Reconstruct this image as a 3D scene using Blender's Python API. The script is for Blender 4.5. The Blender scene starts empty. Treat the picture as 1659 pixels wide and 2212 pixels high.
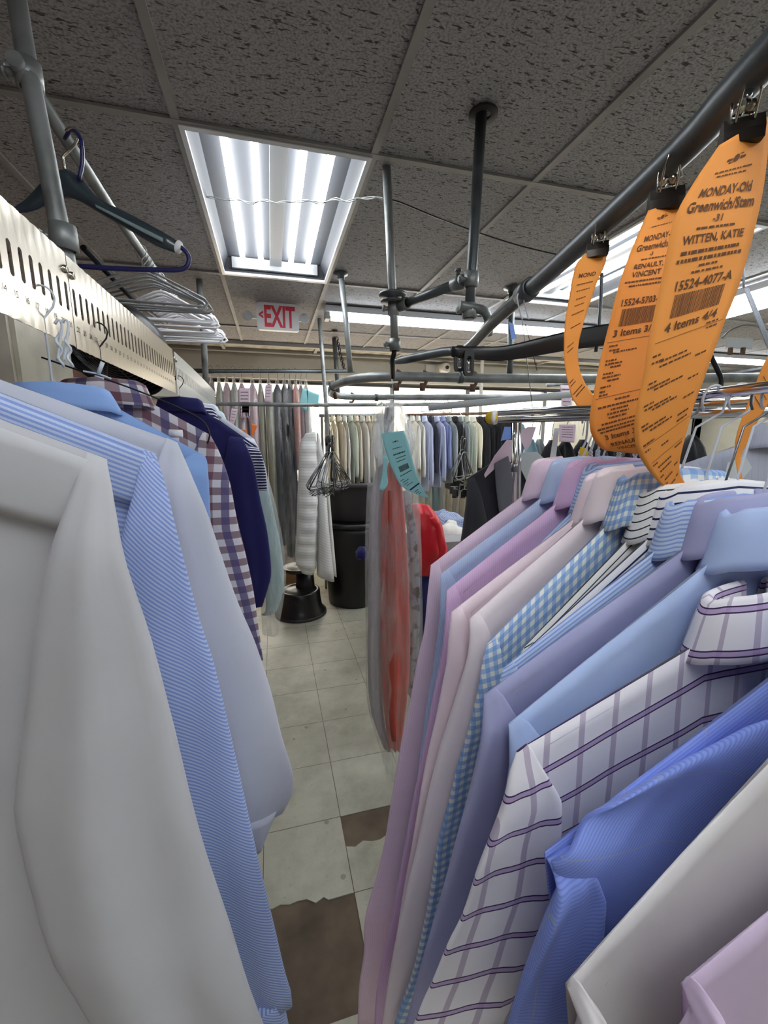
import bpy, bmesh, math, random
import numpy as np
from mathutils import Vector, noise
random.seed(7)
PI = math.pi

# ------------------------------------------------------------------ camera
F = 905.0; CX, CY = 829.5, 1106.0; EYE = 1.55
pitch = math.atan((CY-943)/F); yaw = math.atan((CX-585)*math.cos(pitch)/F)
fw = Vector((math.sin(yaw)*math.cos(pitch), math.cos(yaw)*math.cos(pitch), -math.sin(pitch)))
rt = Vector((math.cos(yaw), -math.sin(yaw), 0)); up = rt.cross(fw)
cam_d = bpy.data.cameras.new('camera'); cam = bpy.data.objects.new('camera', cam_d)
bpy.context.scene.collection.objects.link(cam)
cam.location = (0, 0, EYE)
cam.rotation_euler = (PI/2-pitch, 0, -yaw)
cam_d.sensor_fit = 'VERTICAL'; cam_d.sensor_height = 36; cam_d.lens = F/2212*36
cam_d.clip_start = 0.01; cam_d.clip_end = 100
sc = bpy.context.scene; sc.camera = cam
# ------------------------------------------------------------------ exposure, world
sc.view_settings.view_transform = 'Standard'; sc.view_settings.look = 'None'
sc.view_settings.gamma = 1; sc.view_settings.use_curve_mapping = False
sc.view_settings.exposure = 1.45
TUBE = 8.5; SKY = 3.5
w = bpy.data.worlds.new('sky'); sc.world = w; w.use_nodes = True
nt = w.node_tree; bg = nt.nodes['Background']; bg.inputs[1].default_value = SKY
tc = nt.nodes.new('ShaderNodeTexCoord'); sx = nt.nodes.new('ShaderNodeSeparateXYZ'); cr = nt.nodes.new('ShaderNodeValToRGB')
nt.links.new(tc.outputs['Generated'], sx.inputs[0]); nt.links.new(sx.outputs[2], cr.inputs[0]); nt.links.new(cr.outputs[0], bg.inputs[0])
cr.color_ramp.elements[0].position = 0.0; cr.color_ramp.elements[0].color = (.55, .47, .36, 1)
cr.color_ramp.elements[1].position = 0.12; cr.color_ramp.elements[1].color = (1, .93, .8, 1)

# ------------------------------------------------------------------ geometry helpers
def ray(x, y): return fw + rt*((x-CX)/F) - up*((y-CY)/F)
def at(x, y, Y): v = ray(x, y); return Vector((0, 0, EYE)) + v*(Y/v.y)
def atz(x, y, z): v = ray(x, y); return Vector((0, 0, EYE)) + v*((z-EYE)/v.z)
def atx(x, y, X): v = ray(x, y); return Vector((0, 0, EYE)) + v*(X/v.x)
COL = sc.collection
def tag(o, label=None, cat=None, group=None, kind=None):
    if label: o['label'] = label
    if cat: o['category'] = cat
    if group: o['group'] = group
    if kind: o['kind'] = kind
    return o
def empty(name, loc, label=None, cat=None, group=None):
    o = bpy.data.objects.new(name, None); COL.objects.link(o); o.location = loc; o.empty_display_size = .02
    return tag(o, label, cat, group)
class MB:
    """collects shapes; every shape keeps its own UVs in metres"""
    def __init__(s): s.v = []; s.f = []; s.uv = []; s.mi = []; s.flat = set()
    def add(s, vs, fs, uvs=None, m=0, flat=False):
        b = len(s.v); s.v += [Vector(v) for v in vs]
        for i, f in enumerate(fs):
            if flat: s.flat.add(len(s.f))
            s.f.append([b+k for k in f]); s.mi.append(m)
            s.uv.append(uvs[i] if uvs else [(vs[k][0]+vs[k][1]*.3, vs[k][2]+vs[k][1]*.7) for k in f])
        return s
    def box(s, a, b, m=0):
        (x0, y0, z0), (x1, y1, z1) = a, b
        v = [(x0,y0,z0),(x1,y0,z0),(x1,y1,z0),(x0,y1,z0),(x0,y0,z1),(x1,y0,z1),(x1,y1,z1),(x0,y1,z1)]
        return s.add(v, [(0,3,2,1),(4,5,6,7),(0,1,5,4),(1,2,6,5),(2,3,7,6),(3,0,4,7)], m=m, flat=True)
    def tube(s, pts, r, n=8, m=0, closed=False, caps=True):
        pts = [Vector(p) for p in pts]; N = len(pts); vs = []; fs = []
        prev = None
        for i, p in enumerate(pts):
            if closed: t = pts[(i+1) % N]-pts[i-1]
            else: t = pts[min(i+1, N-1)]-pts[max(i-1, 0)]
            t.normalize()
            if prev is None:
                a = Vector((0,0,1)) if abs(t.z) < .9 else Vector((1,0,0))
                u = t.cross(a).normalized()
            else: u = (prev - t*prev.dot(t)).normalized()
            prev = u; w_ = t.cross(u)
            rr = r[i] if isinstance(r, (list, tuple)) else r
            for k in range(n):
                an = 2*PI*k/n; vs.append(p+u*rr*math.cos(an)+w_*rr*math.sin(an))
        R = N if closed else N-1
        for i in range(R):
            for k in range(n):
                j = (i+1) % N; fs.append((i*n+k, i*n+(k+1) % n, j*n+(k+1) % n, j*n+k))
        s.add(vs, fs, m=m)
        if caps and not closed:
            b = len(s.v)-len(vs)
            for ring in ([b+k for k in range(n)][::-1], [b+(N-1)*n+k for k in range(n)]):
                s.flat.add(len(s.f)); s.f.append(ring); s.mi.append(m); s.uv.append([(0, 0)]*n)
        return s
    def lathe(s, prof, c, n=32, m=0, axis=None):
        """prof: (radius, height) list"""
        c = Vector(c); ax = Vector(axis or (0, 0, 1)).normalized()
        a = Vector((1, 0, 0)) if abs(ax.x) < .9 else Vector((0, 1, 0))
        u = (a-ax*a.dot(ax)).normalized(); w_ = ax.cross(u); vs = []; fs = []
        for (r, h) in prof:
            for k in range(n):
                an = 2*PI*k/n; vs.append(c+ax*h+u*r*math.cos(an)+w_*r*math.sin(an))
        for i in range(len(prof)-1):
            for k in range(n): fs.append((i*n+k, i*n+(k+1) % n, (i+1)*n+(k+1) % n, (i+1)*n+k))
        return s.add(vs, fs, m=m)
    def build(s, name, mats, parent=None, smooth=True, loc=None):
        me = bpy.data.meshes.new(name)
        off = Vector(loc) if loc is not None else (parent_world(parent) if parent else Vector())
        me.from_pydata([v-off for v in s.v], [], s.f)
        uvl = me.uv_layers.new(name='UVMap'); k = 0
        fl = [c for f in s.uv for p in f for c in p]
        uvl.data.foreach_set('uv', fl)
        for m in (mats if isinstance(mats, (list, tuple)) else [mats]): me.materials.append(m)
        me.polygons.foreach_set('material_index', s.mi)
        me.polygons.foreach_set('use_smooth', [smooth and i not in s.flat for i in range(len(s.f))])
        me.update()
        o = bpy.data.objects.new(name, me); COL.objects.link(o)
        if parent: o.parent = parent
        else: o.location = off
        return o
def parent_world(p):
    v = Vector()
    while p: v += p.location; p = p.parent
    return v
def crv(pts, n, closed=False):
    """Catmull-Rom resample by arc length"""
    P = [Vector(p) for p in pts]
    if len(P) == 2: return [P[0].lerp(P[1], i/(n-1)) for i in range(n)]
    out = []; Q = [P[0]*2-P[1]]+P+[P[-1]*2-P[-2]]
    for i in range(1, len(Q)-2):
        a, b, c, d = Q[i-1:i+3]
        for k in range(12):
            t = k/12
            out.append(.5*((2*b)+(c-a)*t+(2*a-5*b+4*c-d)*t*t+(3*b-a-3*c+d)*t**3))
    out.append(P[-1]); L = [0]
    for i in range(1, len(out)): L.append(L[-1]+(out[i]-out[i-1]).length)
    res = []; j = 0
    for i in range(n):
        d = L[-1]*i/(n-1)
        while j < len(L)-2 and L[j+1] < d: j += 1
        t = (d-L[j])/max(1e-9, L[j+1]-L[j]); res.append(out[j].lerp(out[j+1], min(1, max(0, t))))
    return res
def lerp(a, b, t): return a+(b-a)*t
def prof(tab, t):
    if not isinstance(tab, (list, tuple)): return tab
    x = t*(len(tab)-1); i = min(int(x), len(tab)-2); return lerp(tab[i], tab[i+1], x-i)
NB = Vector((0, -1, 0))
def loft(mb, L, R, T, ny=28, nx=20, nrm=NB, arch=None, fold=None, wr=.0, ex=.75, m=0, seed=0, uvs=1.0, ends=(.35, .8), hem=None):
    """a closed, soft slab of cloth between the outlines L and R (top to bottom), half thickness T"""
    Lc = crv(L, ny); Rc = crv(R, ny); vs = []; uv = []; lens = [0]
    for i in range(1, ny): lens.append(lens[-1]+((Lc[i]+Rc[i])-(Lc[i-1]+Rc[i-1])).length/2)
    K = 2*nx; so = Vector((seed*3.1, seed*1.7, seed))
    for i in range(ny):
        t = i/(ny-1); th = prof(T, t)
        th *= max(ends[0], min(1, (t*9)**.5)) if ends[0] < 1 else 1
        if t > .97: th *= ends[1]
        wd = (Rc[i]-Lc[i]).length
        for k in range(K):
            an = 2*PI*k/K; s_ = .5-.5*math.cos(an); sn = math.sin(an)
            y = th*(abs(sn)**ex)*(1 if sn >= 0 else -1)
            p = Lc[i].lerp(Rc[i], s_)
            if arch: p.z += arch(s_)*(1-t)**1.6
            if hem: p.z += hem(s_)*t**6
            f = fold(s_, t) if fold else 0
            if wr: f += wr*(noise.noise(Vector((s_*wd*9, lens[i]*4.5, sn*.4))+so)+.5*noise.noise(Vector((s_*wd*24, lens[i]*9, sn))+so))*min(1, t*5)
            vs.append(p+nrm*(y+f)); uv.append(((s_-.5)*wd*uvs, -lens[i]*uvs))
    fs = []; fu = []
    for i in range(ny-1):
        for k in range(K):
            a = (i*K+k, i*K+(k+1) % K, (i+1)*K+(k+1) % K, (i+1)*K+k)
            fs.append(a); fu.append([uv[q] for q in a])
    top = list(range(K))[::-1]; bot = [(ny-1)*K+k for k in range(K)]
    for ring in (top, bot): fs.append(ring); fu.append([uv[q] for q in ring])
    mb.add(vs, fs, fu, m=m); return mb

# ------------------------------------------------------------------ materials
def lin(c):
    return tuple(((v/255)/12.92 if v/255 <= .04045 else (((v/255)+.055)/1.055)**2.4) for v in c)+(1,)
def mat(name, c, rough=.6, metal=0, spec=.4, emit=None, bump=None, sheen=0, coat=0):
    m = bpy.data.materials.new(name); m.use_nodes = True; n = m.node_tree; b = n.nodes['Principled BSDF']
    col = lin(c) if max(c) > 1.5 else tuple(c)+(1,)
    b.inputs['Base Color'].default_value = col; b.inputs['Roughness'].default_value = rough
    b.inputs['Metallic'].default_value = metal; b.inputs['Specular IOR Level'].default_value = spec
    b.inputs['Sheen Weight'].default_value = sheen; b.inputs['Coat Weight'].default_value = coat
    if emit: b.inputs['Emission Color'].default_value = emit[0]+(1,); b.inputs['Emission Strength'].default_value = emit[1]
    if bump:
        sc_, st, dist = bump
        t = n.nodes.new('ShaderNodeTexCoord'); z = n.nodes.new('ShaderNodeTexNoise'); z.inputs['Scale'].default_value = sc_; z.inputs['Detail'].default_value = 4
        bp = n.nodes.new('ShaderNodeBump'); bp.inputs['Strength'].default_value = st; bp.inputs['Distance'].default_value = dist
        n.links.new(t.outputs['Object'], z.inputs['Vector']); n.links.new(z.outputs['Fac'], bp.inputs['Height']); n.links.new(bp.outputs[0], b.inputs['Normal'])
    return m
def dirty(m, c2, scale=6, lo=.45, hi=.7, det=5):
    """irregular wear: mixes a second own colour in"""
    n = m.node_tree; b = n.nodes['Principled BSDF']; c1 = tuple(b.inputs['Base Color'].default_value)
    t = n.nodes.new('ShaderNodeTexCoord'); z = n.nodes.new('ShaderNodeTexNoise'); z.inputs['Scale'].default_value = scale; z.inputs['Detail'].default_value = det
    r = n.nodes.new('ShaderNodeValToRGB'); r.color_ramp.elements[0].position = lo; r.color_ramp.elements[1].position = hi
    r.color_ramp.elements[0].color = c1; r.color_ramp.elements[1].color = lin(c2)
    n.links.new(t.outputs['Object'], z.inputs['Vector']); n.links.new(z.outputs['Fac'], r.inputs[0]); n.links.new(r.outputs[0], b.inputs['Base Color'])
    return m
class NT:
    def __init__(s, m): s.m = m; s.n = m.node_tree; s.b = s.n.nodes['Principled BSDF']
    def node(s, t, **k):
        x = s.n.nodes.new(t)
        for a, v in k.items(): setattr(x, a, v)
        return x
    def math(s, op, a, b=None):
        x = s.node('ShaderNodeMath', operation=op)
        for i, v in enumerate((a, b)):
            if v is None: continue
            if isinstance(v, (int, float)): x.inputs[i].default_value = v
            else: s.n.links.new(v, x.inputs[i])
        return x.outputs[0]
    def stripe(s, c, period, duty, off=0):
        """1 inside the stripe"""
        x = s.math('ADD', s.math('DIVIDE', c, period), 1000.0+off); fr = s.math('FRACT', x)
        return s.math('LESS_THAN', fr, duty)
    def mix(s, f, a, b):
        x = s.node('ShaderNodeMix', data_type='RGBA')
        for i, v in ((0, f), (6, a), (7, b)):
            if isinstance(v, tuple): x.inputs[i].default_value = v
            elif isinstance(v, (int, float)): x.inputs[i].default_value = v
            else: s.n.links.new(v, x.inputs[i])
        return x.outputs[2]
def fabric(name, c, layers=(), rough=.85, weave=1400):
    """layers: (axis 'u'/'v'/'d', period, duty, offset, colour, opacity) woven into the cloth"""
    m = mat(name, c, rough=rough, spec=.25, sheen=.15); k = NT(m); uvn = k.node('ShaderNodeTexCoord'); sp = k.node('ShaderNodeSeparateXYZ')
    k.n.links.new(uvn.outputs['UV'], sp.inputs[0]); U, V = sp.outputs[0], sp.outputs[1]
    col = lin(c)
    for (ax, per, duty, off, c2, op) in layers:
        co = U if ax == 'u' else V if ax == 'v' else k.math('ADD', U, V)
        f = k.math('MULTIPLY', k.stripe(co, per, duty, off), op)
        col = k.mix(f, col, lin(c2))
    if not isinstance(col, tuple): k.n.links.new(col, k.b.inputs['Base Color'])
    z = k.node('ShaderNodeTexNoise'); z.inputs['Scale'].default_value = 18; z.inputs['Detail'].default_value = 3
    bp = k.node('ShaderNodeBump'); bp.inputs['Strength'].default_value = .35; bp.inputs['Distance'].default_value = .004
    k.n.links.new(uvn.outputs['Object'], z.inputs['Vector']); k.n.links.new(z.outputs['Fac'], bp.inputs['Height']); k.n.links.new(bp.outputs[0], k.b.inputs['Normal'])
    # a thin cloth lets some light through
    tr = k.node('ShaderNodeBsdfTranslucent'); ms = k.node('ShaderNodeMixShader'); ms.inputs[0].default_value = .12
    out = k.n.nodes['Material Output']
    if not isinstance(col, tuple): k.n.links.new(col, tr.inputs[0])
    else: tr.inputs[0].default_value = col
    k.n.links.new(k.b.outputs[0], ms.inputs[1]); k.n.links.new(tr.outputs[0], ms.inputs[2]); k.n.links.new(ms.outputs[0], out.inputs[0])
    return m
def plastic_film(name, alpha=.28, c=(.9, .92, .93)):
    m = bpy.data.materials.new(name); m.use_nodes = True; n = m.node_tree
    for x in list(n.nodes): n.nodes.remove(x)
    out = n.nodes.new('ShaderNodeOutputMaterial'); t = n.nodes.new('ShaderNodeBsdfTransparent'); g = n.nodes.new('ShaderNodeBsdfGlossy'); d = n.nodes.new('ShaderNodeBsdfTranslucent'); d2 = n.nodes.new('ShaderNodeBsdfDiffuse')
    g.inputs['Roughness'].default_value = .16; d.inputs[0].default_value = c+(1,); d2.inputs[0].default_value = c+(1,)
    tcn = n.nodes.new('ShaderNodeTexCoord'); mp = n.nodes.new('ShaderNodeMapping'); mp.inputs['Scale'].default_value = (26, 26, 5); z = n.nodes.new('ShaderNodeTexNoise'); z.inputs['Scale'].default_value = 1.6; z.inputs['Detail'].default_value = 6; z.inputs['Distortion'].default_value = .8
    bp = n.nodes.new('ShaderNodeBump'); bp.inputs['Strength'].default_value = 1; bp.inputs['Distance'].default_value = .02
    n.links.new(tcn.outputs['Object'], mp.inputs[0]); n.links.new(mp.outputs[0], z.inputs['Vector']); n.links.new(z.outputs['Fac'], bp.inputs['Height']); n.links.new(bp.outputs[0], g.inputs['Normal'])
    r = n.nodes.new('ShaderNodeValToRGB'); r.color_ramp.elements[0].position = .35; r.color_ramp.elements[1].position = .75
    r.color_ramp.elements[0].color = (alpha*.5,)*3+(1,); r.color_ramp.elements[1].color = (min(1, alpha*1.7),)*3+(1,)
    n.links.new(z.outputs['Fac'], r.inputs[0])
    a = n.nodes.new('ShaderNodeMixShader'); a.inputs[0].default_value = .5; a2 = n.nodes.new('ShaderNodeMixShader'); a2.inputs[0].default_value = .45; b = n.nodes.new('ShaderNodeMixShader')
    n.links.new(d.outputs[0], a.inputs[1]); n.links.new(d2.outputs[0], a.inputs[2])
    n.links.new(a.outputs[0], a2.inputs[1]); n.links.new(g.outputs[0], a2.inputs[2])
    n.links.new(r.outputs[0], b.inputs[0]); n.links.new(t.outputs[0], b.inputs[1]); n.links.new(a2.outputs[0], b.inputs[2]); n.links.new(b.outputs[0], out.inputs[0])
    return m

M = {}
M['pipe'] = dirty(mat('galvanised_pipe', (150, 154, 154), rough=.45, metal=.5, bump=(60, .2, .002)), (105, 108, 108), 9)
M['pipe_dark'] = dirty(mat('dull_steel_pipe', (92, 97, 100), rough=.4, metal=.5, bump=(60, .2, .002)), (62, 66, 68), 8)
M['chrome'] = mat('chrome', (205, 208, 212), rough=.14, metal=1)
M['rust'] = dirty(mat('rusty_steel', (120, 100, 88), rough=.6, metal=.5), (110, 70, 50), 20)
M['wire_black'] = mat('black_wire', (30, 32, 36), rough=.4, metal=.3)
M['wire_white'] = mat('white_coated_wire', (205, 212, 222), rough=.4)
M['wire_grey'] = mat('bare_steel_wire', (120, 122, 124), rough=.3, metal=.9)
M['alu'] = mat('brushed_aluminium', (200, 192, 176), rough=.28, metal=.9)
M['alu2'] = mat('cloudy_plastic_sheet', (190, 192, 188), rough=.3, metal=.3)
M['ink'] = mat('black_print', (40, 36, 34), rough=.8)
M['black_plastic'] = mat('black_plastic', (22, 23, 25), rough=.32, spec=.5)
M['black_bin'] = mat('black_bin_plastic', (20, 20, 22), rough=.38, spec=.5, bump=(30, .2, .003))
M['grey_bin'] = mat('dark_grey_bin_plastic', (48, 46, 48), rough=.42)
M['white_plastic'] = mat('white_plastic', (226, 226, 230), rough=.4)
M['grey_plastic'] = mat('grey_plastic', (150, 152, 154), rough=.35)
M['blue_plastic'] = mat('navy_plastic', (38, 38, 92), rough=.3)
M['hanger_dark'] = mat('dark_lacquered_wood', (50, 62, 70), rough=.22, coat=.5)
M['hanger_inlay'] = mat('pale_grey_strip', (130, 148, 152), rough=.3)
M['red_print'] = mat('red_lettering', (226, 62, 84), rough=.5)
M['sign_white'] = mat('white_sign_face', (232, 232, 236), rough=.4)
M['orange'] = mat('orange_paper', (236, 152, 64), rough=.75, bump=(12, .25, .004))
M['orange2'] = mat('bright_orange_paper', (235, 125, 60), rough=.7)
M['ink_orange'] = mat('brown_black_print', (96, 60, 30), rough=.8)
M['teal'] = mat('teal_paper', (146, 206, 212), rough=.7)
M['pink_paper'] = mat('pale_pink_paper', (222, 200, 214), rough=.75)
M['card'] = mat('pale_grey_card', (196, 202, 204), rough=.7)
M['yellow'] = mat('yellow_tag_plastic', (232, 200, 60), rough=.5)
M['blue_tag'] = mat('blue_tag_paper', (130, 165, 235), rough=.6)
M['film'] = plastic_film('clear_garment_film', .30)
M['film2'] = plastic_film('milky_garment_film', .55)
M['clip'] = mat('nickel_clip_wire', (190, 186, 172), rough=.2, metal=1)
M['clip_dark'] = mat('dark_clip_steel', (52, 46, 42), rough=.25, metal=.6)
M['tube_lit'] = mat('lit_fluorescent_tube', (255, 255, 255), emit=((.93, .97, 1.0), TUBE))
M['lamp_white'] = mat('white_enamel', (205, 208, 214), rough=.3, metal=.0)
M['reflector'] = mat('grey_enamel_reflector', (56, 58, 63), rough=.5)
M['wood_dark'] = mat('dark_wood', (90, 66, 44), rough=.6)
# ================================================================== THE ROOM
CEIL = 2.48; GX = -.232; ROWS = [-4.56, -3.34, -2.11, -.89, .33, 1.555, 2.79, 4.01, 4.60]
X0, X1, Y0, Y1 = -1.75, 6.6, -3.6, 5.25
def ceiling_mat():
    m = mat('fissured_ceiling_tile', (186, 184, 180), rough=.95, spec=.1); k = NT(m)
    t = k.node('ShaderNodeTexCoord'); mp = k.node('ShaderNodeMapping'); mp.inputs['Scale'].default_value = (25, 88, 1)
    k.n.links.new(t.outputs['Object'], mp.inputs[0])
    z = k.node('ShaderNodeTexNoise'); z.inputs['Scale'].default_value = 1.7; z.inputs['Detail'].default_value = 2.5; z.inputs['Distortion'].default_value = .6
    k.n.links.new(mp.outputs[0], z.inputs['Vector'])
    r = k.node('ShaderNodeValToRGB'); e = r.color_ramp.elements; e[0].position = .345; e[1].position = .40; e[0].color = (1, 1, 1, 1); e[1].color = (0, 0, 0, 1)
    k.n.links.new(z.outputs['Fac'], r.inputs[0])
    z2 = k.node('ShaderNodeTexNoise'); z2.inputs['Scale'].default_value = 150; z2.inputs['Detail'].default_value = 3
    k.n.links.new(t.outputs['Object'], z2.inputs['Vector'])
    r2 = k.node('ShaderNodeValToRGB'); e = r2.color_ramp.elements; e[0].position = .36; e[1].position = .56; e[0].color = lin((132, 131, 133)); e[1].color = lin((166, 165, 167))
    k.n.links.new(z2.outputs['Fac'], r2.inputs[0])
    c = k.mix(r.outputs[0], r2.outputs[0], lin((84, 81, 79))); k.n.links.new(c, k.b.inputs['Base Color'])
    bp = k.node('ShaderNodeBump'); bp.inputs['Strength'].default_value = .8; bp.inputs['Distance'].default_value = .004; bp.invert = True
    k.n.links.new(r.outputs[0], bp.inputs['Height']); k.n.links.new(bp.outputs[0], k.b.inputs['Normal'])
    return m
M['ceiling'] = ceiling_mat()
M['tbar'] = dirty(mat('grey_ceiling_grid_paint', (146, 145, 143), rough=.6), (126, 125, 122), 5)
M['wall_cream'] = dirty(mat('cream_wall_paint', (214, 210, 196), rough=.85, bump=(8, .1, .003)), (200, 195, 180), 3)
M['wall_mauve'] = dirty(mat('mauve_wall_paint', (128, 98, 96), rough=.85), (112, 84, 82), 3)
M['marble'] = dirty(mat('veined_strip_panel', (176, 172, 156), rough=.6), (128, 122, 106), 9, .4, .62, 8)
M['trim'] = mat('off_white_trim_paint', (216, 213, 204), rough=.5)
M['subfloor'] = dirty(mat('worn_wood_subfloor', (112, 98, 82), rough=.9, bump=(25, .5, .004)), (78, 68, 58), 7, .35, .7, 9)
FIX = {(0, 1.555), (3, 1.555), (0, -.89), (2, -.89), (0, -3.34), (3, -3.34), (7, 1.555), (7, -.89)}
mb = MB(); bars = MB()
i0, i1 = -3, 12
for i in range(i0, i1):
    xa, xb = max(X0, GX+.61*i), min(X1, GX+.61*(i+1))
    if xb <= xa: continue
    for j in range(len(ROWS)-1):
        ya, yb = max(Y0, ROWS[j]), ROWS[j+1]
        if yb <= ya or (i, ROWS[j]) in FIX: continue
        sag = .003*((i*7+j*3) % 3)
        z = CEIL+.006+sag*.3
        mb.box((xa, ya, z), (xb, yb, z+.015))
mb.box((X0, ROWS[-1]+.40, CEIL+.006), (X1, Y1, CEIL+.02))
tag(mb.build('ceiling', M['ceiling']), kind='structure')
for i in range(i0+1, i1):
    x = GX+.61*i
    if X0 < x < X1: bars.box((x-.012, Y0, CEIL-.002), (x+.012, ROWS[-1], CEIL+.006))
for y in ROWS[1:]: bars.box((X0, y-.012, CEIL-.003), (X1, y+.012, CEIL+.005))
tag(bars.build('trim_1', M['tbar']), kind='structure')
# strip of veined panels across the ceiling in front of the windows
s = MB()
s.box((X0, 4.60, CEIL+.004), (X1, 5.0, CEIL+.02))
tag(s.build('trim_2', M['marble']), kind='structure')
s = MB()
for a, b in ((4.585, 4.64), (4.95, 5.02)): s.box((X0, a, CEIL-.03), (X1, b, CEIL+.004))
for k in range(9): s.box((-1.4+k*.95, 4.64, CEIL-.02), (-1.37+k*.95, 4.95, CEIL+.004))
tag(s.build('trim_3', M['tbar']), kind='structure')

# floor: vinyl tiles laid on an old wooden subfloor; three tiles are broken away
def floor_mat():
    m = mat('cream_vinyl_tile', (200, 196, 172), rough=.42, spec=.4); k = NT(m); t = k.node('ShaderNodeTexCoord')
    z = k.node('ShaderNodeTexNoise'); z.inputs['Scale'].default_value = 5; z.inputs['Detail'].default_value = 8; z.inputs['Roughness'].default_value = .65
    k.n.links.new(t.outputs['Object'], z.inputs['Vector'])
    r = k.node('ShaderNodeValToRGB'); e = r.color_ramp.elements; e[0].position = .32; e[1].position = .6; e[0].color = lin((150, 148, 133)); e[1].color = lin((178, 176, 160))
    k.n.links.new(z.outputs['Fac'], r.inputs[0])
    v = k.node('ShaderNodeTexVoronoi'); v.inputs['Scale'].default_value = 7.5; k.n.links.new(t.outputs['Object'], v.inputs['Vector'])
    spot = k.math('LESS_THAN', v.outputs['Distance'], .075)
    z3 = k.node('ShaderNodeTexNoise'); z3.inputs['Scale'].default_value = 60; z3.inputs['Detail'].default_value = 4; k.n.links.new(t.outputs['Object'], z3.inputs['Vector'])
    sc2 = k.math('GREATER_THAN', z3.outputs['Fac'], .66)
    c = k.mix(k.math('MULTIPLY', spot, .55), r.outputs[0], lin((104, 96, 80)))
    c = k.mix(k.math('MULTIPLY', sc2, .35), c, lin((140, 134, 116)))
    k.n.links.new(c, k.b.inputs['Base Color']); return m
M['vinyl'] = floor_mat()
sub = MB().box((X0, Y0, -.12), (X1, Y1, -.004)); tag(sub.build('floor', M['subfloor']), kind='structure')
TS = .305; TX = .207; TY = 1.482-TS*3   # tile corner on the joint seen down the aisle
rnd = random.Random(3)
tl = MB(); g = .0012
hole_x, hole_y = TX, None
def jag(a, b, n, amp, rn):
    a, b = (*a, 0), (*b, 0)
    out = []
    for i in range(n+1):
        t = i/n; p = Vector(a).lerp(Vector(b), t)
        if 0 < i < n: p += Vector((0, (rn.random()-.5)*amp, 0))
        out.append((p.x, p.y))
    return out
def slab(poly):
    n = len(poly); v = [(x, y, 0) for x, y in poly]+[(x, y, -.004) for x, y in poly]
    tl.add(v, [tuple(range(n))]+[(i, i+n, (i+1) % n+n, (i+1) % n) for i in range(n)], flat=True)
for i in range(-7, 22):
    for j in range(-14, 16):
        xa, ya = TX+i*TS, TY+j*TS; xb, yb = xa+TS, ya+TS
        if xa < X0 or xb > X1 or ya < Y0 or yb > Y1+.02: continue
        a, b, c, d = xa+g, ya+g, xb-g, yb-g
        if (i, j) == (0, 2): slab(jag((a, b+.17), (c, b+.17), 9, .02, rnd)[::-1]+[(a, b), (c, b)]); continue
        if (i, j) == (-1, 1): continue
        if (i, j) == (-1, 2): slab(jag((a, b+.03), (a+.2, b+.012), 7, .03, rnd)+[(a+.215, b), (c, b), (c, d), (a, d)]); continue
        slab([(a, b), (c, b), (c, d), (a, d)])
tag(tl.build('floor', M['vinyl']), kind='structure')

# walls
tag(MB().box((X0-.1, Y0, -.1), (X0, Y1, CEIL+.1)).build('wall_left', M['wall_mauve']), kind='structure')
tag(MB().box((X1, Y0, -.1), (X1+.1, Y1, CEIL+.1)).build('wall_right', M['wall_cream']), kind='structure')
tag(MB().box((X0, Y0-.1, -.1), (X1, Y0, CEIL+.1)).build('wall_front', M['wall_cream']), kind='structure')
WX0, WX1, WZ0, WZ1 = -.62, 4.75, .95, 2.19
wb = MB(); wb.box((X0, Y1, -.1), (WX0, Y1+.12, CEIL+.1)); wb.box((WX1, Y1, -.1), (X1, Y1+.12, CEIL+.1))
wb.box((WX0, Y1, WZ1), (WX1, Y1+.12, CEIL+.1)); wb.box((WX0, Y1, -.1), (WX1, Y1+.12, WZ0))
tag(wb.build('wall_back', M['wall_cream']), kind='structure')
# blind box and ledge over the windows
tag(MB().box((X0, Y1-.10, 2.20), (X1, Y1-.001, 2.27)).build('trim_4', M['trim']), kind='structure')
tag(MB().box((X0, Y1-.04, 2.155), (X1, Y1-.001, 2.185)).build('trim_5', M['wire_black']), kind='structure')
M['glass'] = mat('window_glass', (1., 1., 1.), rough=.02)
n_ = M['glass'].node_tree; b_ = n_.nodes['Principled BSDF']; o_ = n_.nodes['Material Output']
tr_ = n_.nodes.new('ShaderNodeBsdfTransparent'); gl_ = n_.nodes.new('ShaderNodeBsdfGlossy'); gl_.inputs['Roughness'].default_value = .02; mx_ = n_.nodes.new('ShaderNodeMixShader'); mx_.inputs[0].default_value = .05
n_.links.new(tr_.outputs[0], mx_.inputs[1]); n_.links.new(gl_.outputs[0], mx_.inputs[2]); n_.links.new(mx_.outputs[0], o_.inputs[0])
cuts = [WX0]+[at(px, 850, Y1).x for px in (628, 848, 1012, 1180)]+[WX1]
for k in range(len(cuts)-1):
    a, b = cuts[k], cuts[k+1]; wn = empty(f'window_{k+1}', (a, Y1, WZ0)); wn['kind'] = 'structure'
    fr = MB(); t = .028
    fr.box((a, Y1+.02, WZ0), (a+t, Y1+.08, WZ1)); fr.box((b-t, Y1+.02, WZ0), (b, Y1+.08, WZ1))
    fr.box((a+t, Y1+.02, WZ0), (b-t, Y1+.08, WZ0+.04)); fr.box((a+t, Y1+.02, WZ1-.03), (b-t, Y1+.08, WZ1))
    fr.build('window_frame', M['grey_plastic'], wn)
    MB().box((a+t, Y1+.045, WZ0+.04), (b-t, Y1+.05, WZ1-.03)).build('window_pane', M['glass'], wn)
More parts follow.
